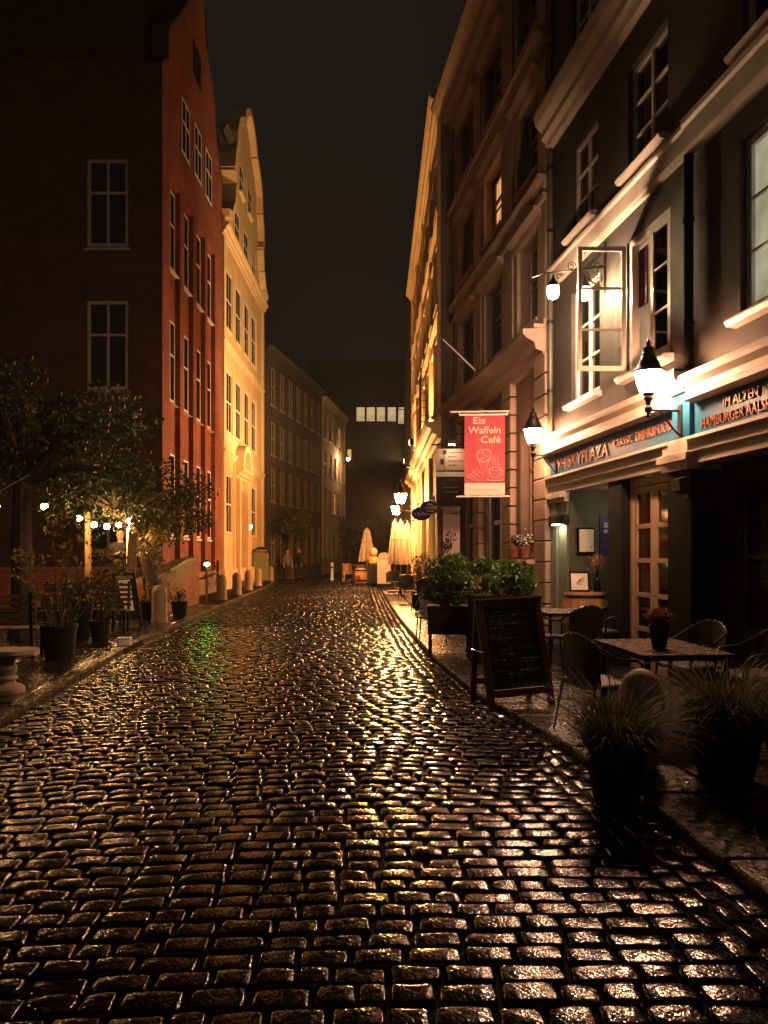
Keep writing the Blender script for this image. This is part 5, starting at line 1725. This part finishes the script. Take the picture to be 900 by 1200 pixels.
# menu figure beside it
mf = thing('menu_figure', 'squat figure with tan head and orange chest holding a black board', 'figure', (-.52,36.5,0), 0)
t = MB(); t.lathe([(.16,1.02),(.26,1.1),(.28,1.25),(.22,1.38),(.12,1.44)], (0,0,0), 14, 1, .8); part('chest', t, M['orange'], mf, True)
t = MB(); t.lathe([(.09,1.42),(.17,1.48),(.21,1.60),(.19,1.74),(.12,1.84),(.03,1.88)], (0,0,0), 14); part('head', t, M['clay'], mf, True)
t = MB(); t.cbox(-.30,.30,-.30,-.26,.12,1.04); part('board', t, M['black'], mf)
t = MB(); t.lathe([(.24,0),(.26,.08),(.2,.12),(.19,1.05)], (0,0,0), 12); part('legs', t, M['black'], mf, True)
for s_ in (-1,1): part('arm', MB().tube([(s_*.24,0,1.3),(s_*.36,-.12,1.12),(s_*.30,-.27,1.0)], .05, 6), M['jacket'], mf, True)

# wooden chair, cask table and white post at the far end
wc = thing('wooden_armchair', 'orange lit wooden armchair at the far end of the cobbles', 'chair', (-1.98,41.5,0), R(15))
t = MB()
for k in range(4): t.box(-.26,.26,-.25+k*.125,-.14+k*.125,.42,.45)
part('seat', t, M['barrel'], wc)
t = MB()
for k in range(4): t.add([(-.26+k*.135,.24,.45),(-.16+k*.135,.24,.45),(-.16+k*.135,.42,1.0),(-.26+k*.135,.42,1.0),(-.26+k*.135,.27,.45),(-.16+k*.135,.27,.45),(-.16+k*.135,.45,1.0),(-.26+k*.135,.45,1.0)],[(0,1,2,3),(7,6,5,4),(0,3,7,4),(1,5,6,2),(3,2,6,7)])
part('backrest', t, M['barrel'], wc)
for sx in (-1,1):
    t = MB(); t.box(sx*.29-.03,sx*.29+.03,-.28,.35,.62,.66); part('arm', t, M['barrel'], wc)
    for y0 in (-.24,.22):
        t = MB(); t.box(sx*.29-.025,sx*.29+.025,y0-.025,y0+.025,0,.62); part('leg', t, M['barrel'], wc)
ctb = thing('cask_table', 'squat wooden cask table beside the single parasol', 'table', (-1.25,39.2,0), 0)
t = MB(); t.lathe([(.30,0),(.36,.3),(.37,.5),(.30,.9)], (0,0,0), 16); part('cask', t, M['barrel'], ctb, True)
t = MB(); t.lathe([(.5,.92),(.5,.97)], (0,0,0), 18); part('tabletop', t, M['wood'], ctb)
for z_ in (.12,.65):
    t = MB(); t.lathe([(.375,0),(.378,.06)], (0,0,z_), 16); part('hoop', t, M['blackmetal'], ctb)
wp = thing('white_post', 'slim white post gleaming at the dark end of the street', 'post', (-3.05,43.5,0), 0)
t = MB(); t.lathe([(.10,0),(.11,.05),(.09,.1),(.09,.85),(.12,.9),(.10,1.0),(.02,1.05)], (0,0,0), 12); part('shaft', t, M['whitepaint'], wp, True)
t = MB(); t.lathe([(.095,0),(.095,.08)], (0,0,.7), 12); part('band', t, M['black'], wp)
# parasol past the yellow house; emission in the canvas imitates lamplight on it
lc = thing('glowing_parasol', 'small white parasol with glowing canvas past the yellow house', 'parasol', (-7.55,46.4,GL), 0)
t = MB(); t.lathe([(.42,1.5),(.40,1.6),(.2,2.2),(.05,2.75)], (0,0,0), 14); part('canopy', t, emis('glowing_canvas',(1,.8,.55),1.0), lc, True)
t = MB(); t.cyl((0,0,0),(0,0,2.8),.03); part('pole', t, M['oldwood'], lc)

# ------------------------------------------------------------------ iron railing in front of the yellow house
ra = thing('iron_railing', 'black iron railing with posts in front of the yellow house', 'railing', (-6.15,25.6,GL), R(96))
for x in (0,.18,3.2,3.4): part('post', MB().box(x-.03,x+.03,-.03,.03,0,1.25), M['black'], ra)
t = MB(); t.box(-.3,3.5,-.025,.025,.72,.79); part('rail', t, M['blackmetal'], ra)
for q_ in ([(.2,0,.75),(1.0,0,1.15)],[(3.2,0,.75),(2.4,0,1.15)],[(.2,0,.74),(.9,0,.3)],[(3.2,0,.74),(2.5,0,.3)]): part('brace', MB().tube(q_,.014,5), M['blackmetal'], ra)

# ------------------------------------------------------------------ left terrace
# green lamp on a post
gl_ = thing('green_lamp', 'small green glowing lamp on a slim rusty post by the brick parapet', 'lamp', (-5.0,20.8,GL), 0)
t = MB(); t.tube([(0,0,0),(.02,0,1.16)], .022, 8); part('post', t, M['terracotta'], gl_, True)
t = MB(); t.lathe([(.03,0),(.075,.03),(.085,.07),(.05,.10)], (.02,0,1.17), 14); part('lens', t, M['glow_green'], gl_, True)
t = MB(); t.lathe([(.09,0),(.05,.05),(.01,.07)], (.02,0,1.275), 14); part('hood', t, M['black'], gl_, True)
# brick parapet, sloping coping
pw = thing('brick_parapet', 'low red brick parapet wall with sloping top before the brick house', 'parapet wall', (-5.65,17.6,GL), AL)
t = MB(); t.prism([(0,0),(5.0,0),(5.0,1.35),(3.6,1.30),(1.2,.95),(0,.80)], 0, .32); part('wall', t, M['brick'], pw)
t = MB()
pl_ = [(0,.80),(1.2,.95),(3.6,1.30),(5.0,1.35)]
for (a,za),(c,zc_) in zip(pl_[:-1],pl_[1:]):
    t.add([(a,-.03,za),(c,-.03,zc_),(c,.35,zc_),(a,.35,za),(a,-.03,za+.07),(c,-.03,zc_+.07),(c,.35,zc_+.07),(a,.35,za+.07)],[(0,3,2,1),(4,5,6,7),(0,1,5,4),(2,3,7,6),(1,2,6,5),(3,0,4,7)])
part('coping', t, M['sandstone'], pw)
# garden wall behind the terrace
gw = thing('garden_wall', 'low brick garden wall behind the string lights', 'wall', (-13,20.9,GL), 0)
t = MB(); t.box(0,6.6,0,.25,0,1.05); part('wall', t, M['brick'], gw)
t = MB(); t.box(-.03,6.63,-.04,.29,1.055,1.13); part('coping', t, M['sandstone'], gw)
dk = thing('raised_deck', 'low timber deck where the man in the dark jacket stands', 'deck', (-9.6,17.3,GL), 0)
for k in range(14):
    t = MB(); t.cbox(0,3.9,k*.16,k*.16+.15,.26,.30,.006); part('plank', t, M['slat'], dk)
part('skirt', MB().box(.02,3.88,.01,2.2,0,.255), M['black'], dk)

# string lights
def sag(a, b, s, n=14):
    return [tuple(Vector(a).lerp(Vector(b), i/n) - Vector((0,0,s*4*(i/n)*(1-i/n)))) for i in range(n+1)]
DS = 16.8
sl = thing('string_lights', 'sagging string of round amber bulbs hung under the trees', 'string lights', tuple(at(90,603,DS)), 0)
o0 = Vector(sl.location)
def loc_(x, y, d=DS): return at(x,y,d) - o0
wire = MB()
pts_b = [(93,607),(110,614.5),(125,616.5),(139,614.5),(151,610.5)]
wp_ = [loc_(-40,584)-Vector((0,0,-.1)), loc_(20,596), loc_(64,605)] + [loc_(x,y-3.5) for x,y in pts_b] + [loc_(175,604)]
wire.tube(wp_, .008, 5)
part('wire', wire, M['black'], sl, True)
for x, y in pts_b + [(64,611),(-20,590)]:
    p = loc_(x,y)
    k_ = .35 if x == 64 else 1
    t = MB(); t.lathe([(.012,-.072*k_),(.052*k_,-.055*k_),(.070*k_,0),(.048*k_,.04*k_),(.014,.05*k_)], tuple(p), 12); bb_ = part('bulb', t, M['glow_bulb'], sl, True)
    t = MB(); t.lathe([(.016,.047),(.02,.055),(.018,.085)], tuple(p), 8); part('socket', t, M['black'], bb_, True)
sp_ = thing('terrace_spotlight', 'glaring round spotlight hanging left of the amber bulbs', 'spotlight', tuple(at(52,593,15.2)), 0)
t = MB(); t.lathe([(.01,-.08),(.055,-.06),(.075,-.01),(.05,.04)], (0,0,0), 14); part('bulb', t, M['glow_star'], sp_, True)
t = MB(); t.lathe([(.055,.041),(.07,.05),(.03,.12),(.015,.14)], (0,0,0), 14); t.tube([(0,0,.13),(.25,.4,.42)], .008, 5); part('hood', t, M['blackmetal'], sp_, True)
sp2 = copy_tree(sp_); sp2.location = tuple(at(-8,592,9.2)); sp2['label'] = 'glaring round spotlight at the frame edge above the stone bench'
sp_['group'] = sp2['group'] = 'round terrace spotlights'
# posts carrying the lights
for lab, x, y0, d in (('white painted timber post beside the amber bulbs',103,600,17.4),('thin pale pole at the right end of the amber bulbs',150,608,17.0)):
    p = at(x,y0,d)
    q = thing('timber_post', lab, 'post', (p.x,d,GL), 0, 'posts carrying the string lights')
    r_ = .055 if x == 103 else .03
    t = MB(); t.cbox(-r_,r_,-r_,r_,0,p.z-GL); part('shaft', t, M['oldwood'] if x == 103 else M['whitepaint'], q)
    t = MB(); t.cbox(-r_-.02,r_+.02,-r_-.02,r_+.02,p.z-GL+.002,p.z-GL+.04); part('cap', t, M['black'], q)
lp = thing('leaning_plank', 'tall weathered plank leaning beside the man in the dark jacket', 'plank', (at(150,672,16.6).x,16.6,GL), 0)
t = MB(); t.add([(-.10,0,0),(.10,0,0),(.17,.12,2.0),(-.03,.12,2.0),(-.10,.04,0),(.10,.04,0),(.17,.16,2.0),(-.03,.16,2.0)],[(0,1,2,3),(7,6,5,4),(0,3,7,4),(1,5,6,2),(3,2,6,7),(0,4,5,1)]); part('board', t, M['oldwood'], lp)
t = MB(); t.cyl((.08,.115,1.88),(.08,.10,1.88),.014); part('nail', t, M['black'], lp)
gp = thing('garden_lamp_post', 'slim dark lamp post with an unlit pale mushroom cap', 'lamp post', (at(169,690,17.6).x,17.6,GL), 0)
t = MB(); t.tube([(0,0,0),(0,0,1.72),(.04,0,1.86),(.10,0,1.92)], .022, 7); part('post', t, M['blackmetal'], gp, True)
t = MB(); t.lathe([(.11,0),(.115,.02),(.08,.07),(.02,.09)], (.12,0,1.90), 14); part('cap', t, M['paper'], gp, True)
part('notice', MB().box(.06,.16,-.02,-.012,.9,1.28), M['paper'], gp)

# slanted menu stand
ms = thing('menu_stand', 'slanted dark menu stand with two white sheets near the kerb', 'menu stand', (at(160,737,15.6).x-.05,15.4,GL), R(52))
t = MB(); t.box(-.26,-.22,-.02,.02,0,1.15); t.box(.22,.26,-.02,.02,0,1.15); t.box(-.22,.22,-.02,.02,1.11,1.15); t.box(-.22,.22,-.02,.02,.15,.2); t.box(-.22,.22,-.008,.008,.2,1.11)
part('frame', tilt(t,R(14)), M['black'], ms)
t = MB(); t.box(-.15,.12,-.014,-.009,.62,1.0); part('sheet', tilt(t,R(14)), M['paper'], ms)
t = MB(); t.box(-.10,.12,-.014,-.009,.34,.56); part('sheet', tilt(t,R(14)), M['paper'], ms)
t = MB(); t.box(-.2,.2,-.0135,-.009,1.02,1.09); part('header', tilt(t,R(14)), M['signgreen'], ms)
t = MB(); t.box(-.24,-.2,.5,.53,0,.04); t.add([(-.24,.53,0),(-.20,.53,0),(-.20,.30,1.08),(-.24,.30,1.08),(-.24,.50,0),(-.20,.50,0),(-.20,.27,1.08),(-.24,.27,1.08)],[(0,1,2,3),(7,6,5,4),(0,3,7,4),(1,5,6,2)]); part('back_leg', t, M['black'], ms)
wb = thing('white_box', 'small white plastic box lying on the kerb of the garden side', 'box', (at(149,761,12.4).x-.05,12.4,GL), R(12))
t = MB(); t.cbox(-.11,.11,-.07,.07,0,.10,.02); part('body', t, M['whitepaint'], wb)
t = MB(); t.cbox(-.115,.115,-.075,.075,.102,.125,.008); part('lid', t, M['whitepaint'], wb)

# stone bench
sb = thing('stone_bench', 'curved cast stone bench on a baluster pedestal at the frame edge', 'bench', (-4.17,8.25,GL), 0)
arcs = []
n = 16; vs = []; fs = []
for i in range(n+1):
    a = R(150 - 150*i/n)
    for r_, z_ in ((.95,.40),(.95,.47),(1.32,.47),(1.32,.40)):
        w_ = r_
        vs.append((-.55+.75*(w_)*cos(a)*1.0, .25-.95+(w_)*sin(a)*.75, z_))
for i in range(n):
    for k in range(4):
        fs.append((i*4+k,i*4+(k+1)%4,(i+1)*4+(k+1)%4,(i+1)*4+k))
fs += [(3,2,1,0),(n*4,n*4+1,n*4+2,n*4+3)]
bs = MB()
# rounded slab instead of a full ring: seat plank with a bowed front
vs = []; fs = []
m_ = 20
for i in range(m_+1):
    x = -1.1 + 1.42*i/m_
    bow = .10*(1-((x+.35)/.8)**2)
    e = max(0,(x-.14)/.18); rd = .16*e*e
    for y_, z_ in ((-.22-bow+rd,.405),(-.25-bow+rd,.43),(-.24-bow+rd,.475),(.20-bow*.6-rd,.475),(.21-bow*.6-rd,.43),(.18-bow*.6-rd,.405)):
        vs.append((x,y_,z_))
for i in range(m_):
    for k in range(6):
        fs.append((i*6+k,(i+1)*6+k,(i+1)*6+(k+1)%6,i*6+(k+1)%6))
fs += [tuple(range(5,-1,-1)), tuple(m_*6+k for k in range(6))]
part('seat', bs.add(vs,fs), M['stonebench'], sb, True)
for x in (-.02,-.85):
    t = MB(); t.lathe([(.21,0),(.21,.05),(.19,.07),(.12,.10),(.11,.13),(.135,.15),(.135,.17),(.10,.19),(.125,.24),(.13,.28),(.10,.33),(.11,.36),(.15,.385),(.15,.404)], (x,-.08,0), 18, 1.0, .9)
    part('pedestal', t, M['stonebench'], sb, True)

# slatted garden bench and slatted chairs
def slat_chair(label, loc, rz, w, group, nb=5):
    c = thing('slatted_seat', label, 'garden seat', loc, rz, group)
    for k in range(4):
        t_ = MB(); t_.cbox(-w/2,w/2,-.22+k*.115,-.12+k*.115,.42,.445,.005); part('slat', t_, M['slat'], c)
    for k in range(nb):
        z_ = .50+k*.095
        t_ = MB(); t_.cbox(-w/2,w/2,.245+k*.012,.270+k*.012,z_,z_+.06,.005); part('slat', t_, M['slat'], c)
    for sx in (-1,1):
        t_ = MB(); t_.box(sx*(w/2-.06)-.022,sx*(w/2-.06)+.022,-.22,-.175,0,.42); part('leg', t_, M['black'], c)
        t_ = MB(); t_.add([(sx*(w/2-.06)-.022,.20,0),(sx*(w/2-.06)+.022,.20,0),(sx*(w/2-.06)+.022,.272,.42),(sx*(w/2-.06)-.022,.272,.42),(sx*(w/2-.06)-.022,.25,0),(sx*(w/2-.06)+.022,.25,0),(sx*(w/2-.06)+.022,.31,.42),(sx*(w/2-.06)-.022,.31,.42),
                         (sx*(w/2-.06)-.022,.335,.98),(sx*(w/2-.06)+.022,.335,.98),(sx*(w/2-.06)-.022,.365,.98),(sx*(w/2-.06)+.022,.365,.98)],
                        [(0,1,2,3),(7,6,5,4),(0,3,7,4),(1,5,6,2),(3,2,9,8),(6,7,10,11),(8,9,11,10),(2,6,11,9),(7,3,8,10),(0,4,5,1)]); part('leg', t_, M['black'], c)
    return c
SG = 'dark slatted garden seats'
s0 = slat_chair('dark slatted garden bench at the frame edge behind the stone bench', (-5.75,10.9,GL), R(188), 1.35, SG, 5)
s1 = slat_chair('slatted garden chair behind the big black pot', (-6.35,14.1,GL), R(4), .52, SG, 5)
dup(s1, (-5.65,14.6,GL), R(-6), 'slatted garden chair to the right of the big black pot', SG)
dup(s1, (-5.2,14.3,GL), R(10), 'slatted garden chair under the spiky grass near the menu stand', SG)

# potted shrubs of the garden side
def potted(label, loc, pr, ph, cc, rr, per, sz, lm, group, name='potted_shrub'):
    p_ = thing(name, label, 'potted plant', loc, 0, group)
    t_ = MB(); t_.lathe([(pr*.75,0),(pr*.78,.03),(pr*.97,ph*.88),(pr*1.05,ph*.89),(pr*1.05,ph),(pr*.92,ph),(pr*.9,ph*.92)], (0,0,0), 18); part('pot', t_, M['pot'], p_, True)
    st = MB()
    for c in cc:
        st.tube([(c[0]*.2,c[1]*.2,ph*.9),(c[0]*.55,c[1]*.6,(ph+c[2])*.5),tuple(c)], [.012,.009,.004], 5)
    part('stems', st, M['bark'], p_)
    link('foliage', leaves_mesh('foliage', clump_points(cc, rr, per), sz, lm, .4, .3), p_)
    return p_
PGp = 'potted plants on the garden side'
cc = [(-.1,0,1.9),(.15,.1,2.05),(.4,0,1.75),(.55,.1,1.5),(-.35,.1,1.45),(-.5,-.05,1.25),(.2,-.1,1.4),(.75,0,1.55),(0,.1,1.15),(-.25,0,.9),(.35,0,.95),(.85,.1,1.3),(-.55,0,1.5),(.05,0,1.6)]
potted('tall straggly shrub with yellowing leaves in a big black pot', (-4.72,10.75,GL), .25, .50, cc, [.17]*len(cc), 105, .095, M['leafyellow'], PGp)
cc, rr = cloud(10,.35,.3,.5,1.1,(.12,.2))
potted('low green shrub in a dark pot behind the big black pot', (-5.5,12.4,GL), .2, .38, cc, rr, 120, .08, M['leaf'], PGp)
cc, rr = cloud(16,.55,.4,.5,2.0,(.18,.28),.4)
potted('dense yellow green bush beside the slim mushroom lamp post', (-5.35,17.0,GL), .25, .42, cc, rr, 130, .085, M['leafyellow'], PGp)
cc, rr = cloud(8,.22,.2,.35,.62,(.10,.15))
potted('small dark plant in a round pot before the brick parapet', (-4.95,17.9,GL), .2, .36, cc, rr, 120, .07, M['leaf'], PGp)
cc, rr = cloud(9,.4,.3,.5,1.3,(.12,.2),.5)
potted('thin leafy plant in a dark pot between the slatted chairs', (-4.95,12.9,GL), .18, .36, cc, rr, 90, .08, M['leaf'], PGp)
grass_pot('spiky garden grass in a dark pot under the amber bulbs', (-5.55,13.6,GL), .2, .75, 420, .75, 21, PGp)

# ------------------------------------------------------------------ people
def skinned(name, verts, edges, radii, matl, parent, root=0, sub=1):
    me = bpy.data.meshes.new(name)
    me.from_pydata([tuple(v) for v in verts], edges, [])
    o = bpy.data.objects.new(name, me); COL.objects.link(o)
    o.parent = parent
    m_ = o.modifiers.new('skin','SKIN'); m_.use_smooth_shade = True
    for i, r_ in enumerate(radii):
        sv = me.skin_vertices[0].data[i]
        sv.radius = r_ if isinstance(r_, tuple) else (r_,r_)
        sv.use_root = (i == root)
    s_ = o.modifiers.new('sub','SUBSURF'); s_.levels = sub; s_.render_levels = sub
    me.materials.append(matl)
    bpy.context.view_layer.update()
    dg = bpy.context.evaluated_depsgraph_get()
    nm = bpy.data.meshes.new_from_object(o.evaluated_get(dg), depsgraph=dg)
    nm.name = name
    o.modifiers.clear(); o.data = nm
    if not nm.materials: nm.materials.append(matl)
    bpy.data.meshes.remove(me)
    return o
def person(label, loc, rz, h, arms, top, bottom, hairm, group=None, headturn=0.):
    """faces -y; arms: two lists of elbow and wrist points for a 1.75 m body"""
    p = thing('person', label, 'person', loc, rz, group)
    p.scale = (h/1.75,)*3
    V = [(0,0,.95),(0,.0,1.15),(0,.01,1.36),(0,.0,1.475),(0,-.005,1.53),(0,-.02,1.585),(0,-.015,1.645),(0,-.005,1.705),(0,.0,1.765)]
    Rr = [(.125,.09),(.115,.085),(.14,.095),(.062,.062),(.060,.062),(.082,.098),(.098,.118),(.098,.120),(.070,.085)]
    E = [(i,i+1) for i in range(8)]
    hand_pts = []
    for s in (-1,1):
        n0 = len(V)
        V += [(s*.095,0,.88),(s*.10,-.01,.50),(s*.105,.03,.10),(s*.11,-.03,.045),(s*.115,-.15,.03)]
        Rr += [.088,.062,.042,.045,(.03,.025)]
        E += [(0,n0),(n0,n0+1),(n0+1,n0+2),(n0+2,n0+3),(n0+3,n0+4)]
    for s, (el, wr) in zip((-1,1), arms):
        n0 = len(V)
        sh_ = (s*.185,.01,1.40)
        d = (Vector(wr)-Vector(el)).normalized()
        palm = Vector(wr)+d*.075
        V += [sh_, el, wr, tuple(palm)]
        Rr += [.055,.043,.029,(.034,.018)]
        E += [(2,n0),(n0,n0+1),(n0+1,n0+2),(n0+2,n0+3)]
        side = d.cross(Vector((0,0,1)));
        side = side.normalized() if side.length > .2 else Vector((0,-1,0))
        for k, (off, ln_) in enumerate(((-.027,.062),(-.009,.074),(.009,.070),(.027,.055))):
            b_ = palm + side*off + d*.02
            m2 = b_ + d*ln_*.55; t2 = b_ + d*ln_*.9 + Vector((0,-.012,-.02))
            i0 = len(V); V += [tuple(m2), tuple(t2)]; Rr += [.0085,.0075]
            E += [(n0+3,i0),(i0,i0+1)]
        th = Vector(wr) + d*.03 + side*.035*(-s)
        i0 = len(V); V += [tuple(th), tuple(th + d*.04 + side*.015*(-s))]; Rr += [.011,.008]
        E += [(n0+2,i0),(i0,i0+1)]
    skinned('body', V, E, Rr, M['skin'], p)
    jv = [(0,0,1.15),(0,.01,1.37),(0,.0,1.47),(0,.0,1.545),(0,0,1.02),(0,0,.90),(0,0,.76)]
    jr = [(.175,.14),(.19,.145),(.10,.095),(.082,.085),(.185,.15),(.20,.16),(.20,.16)]
    je = [(0,1),(1,2),(2,3),(0,4),(4,5),(5,6)]
    for s, (el, wr) in zip((-1,1), arms):
        n0 = len(jv); jv += [(s*.195,.01,1.41), el, tuple(Vector(el).lerp(Vector(wr),.93))]; jr += [.075,.062,.046]
        je += [(1,n0),(n0,n0+1),(n0+1,n0+2)]
    skinned('jacket', jv, je, jr, top, p)
    tv = [(0,0,1.0)]; tr_ = [(.16,.12)]; te = []
    for s in (-1,1):
        n0 = len(tv); tv += [(s*.095,0,.86),(s*.10,-.01,.50),(s*.106,.025,.09)]; tr_ += [.103,.078,.064]
        te += [(0,n0),(n0,n0+1),(n0+1,n0+2)]
    skinned('trousers', tv, te, tr_, bottom, p)
    for s in (-1,1):
        t_ = MB(); t_.lathe([(.048,0),(.052,.02),(.046,.06),(.03,.085)], (s*.112,-.06,-.002), 12, 1, 2.4); part('shoe', t_, M['black'], p, True)
        t_ = MB(); t_.lathe([(.004,-.012),(.012,0),(.004,.012)], (s*.034,-.100,1.665), 8); part('eye', t_, M['black'], p, True)
        t_ = MB(); t_.lathe([(.005,-.03),(.014,-.01),(.016,.012),(.006,.03)], (s*.086,.005,1.655), 8, .5, 1); part('ear', t_, M['skin'], p, True)
    t_ = MB(); t_.add([(-.012,-.095,1.67),(.012,-.095,1.67),(0,-.135,1.63),(-.018,-.095,1.622),(.018,-.095,1.622)],[(0,2,1),(0,3,2),(1,2,4),(3,4,2)]); part('nose', t_, M['skin'], p, True)
    t_ = MB(); t_.box(-.024,.024,-.108,-.085,1.592,1.600); part('mouth', t_, M['terracotta'], p)
    t_ = MB(); t_.lathe([(.080,1.60),(.092,1.65),(.098,1.70),(.092,1.75),(.062,1.795),(.01,1.812)], (0,.030,0), 16, .95, 1.10); part('hair', t_, hairm, p, True)
    return p
pm_ = at(141,640,17.9)
person('man in a dark jacket standing behind the plants with his hands at his chest', (pm_.x,17.9,GL+.30), R(18), 1.78,
       [((-.25,.0,1.13),(-.07,-.22,1.20)),((.26,-.02,1.13),(.09,-.22,1.22))], M['jacket'], M['trousers'], M['hair'])
down = [((-.25,.02,1.12),(-.25,-.04,.87)),((.25,.02,1.12),(.26,-.05,.87))]
q = at(337,660,43)
person('distant passer-by in a pale pink top by the dark house doors', (q.x,43,GL), R(30), 1.7, down, M['paletop'], M['jacket'], M['hair'])
q = at(351,660,46)
person('distant dark dressed passer-by standing apart from the pale one', (q.x,46,GL), R(-40), 1.76, down, M['jacket'], M['trousers'], M['hair'])
# ------------------------------------------------------------------ thin haze volume, added for lamp glow and lifted blacks
hz = MB().box(-60,60,-12,130,-1.2,60)
hm_ = bpy.data.materials.new('glow_haze'); hm_.use_nodes = True
hn = hm_.node_tree
hn.nodes.remove(hn.nodes['Principled BSDF'])
pv = hn.nodes.new('ShaderNodeVolumePrincipled')
pv.inputs['Color'].default_value = (.9,.9,.9,1)
pv.inputs['Density'].default_value = .0006
hn.links.new(pv.outputs[0], hn.nodes['Material Output'].inputs['Volume'])
ho_ = link('haze', hz.mesh('haze', hm_))
ho_['kind'] = 'stuff'
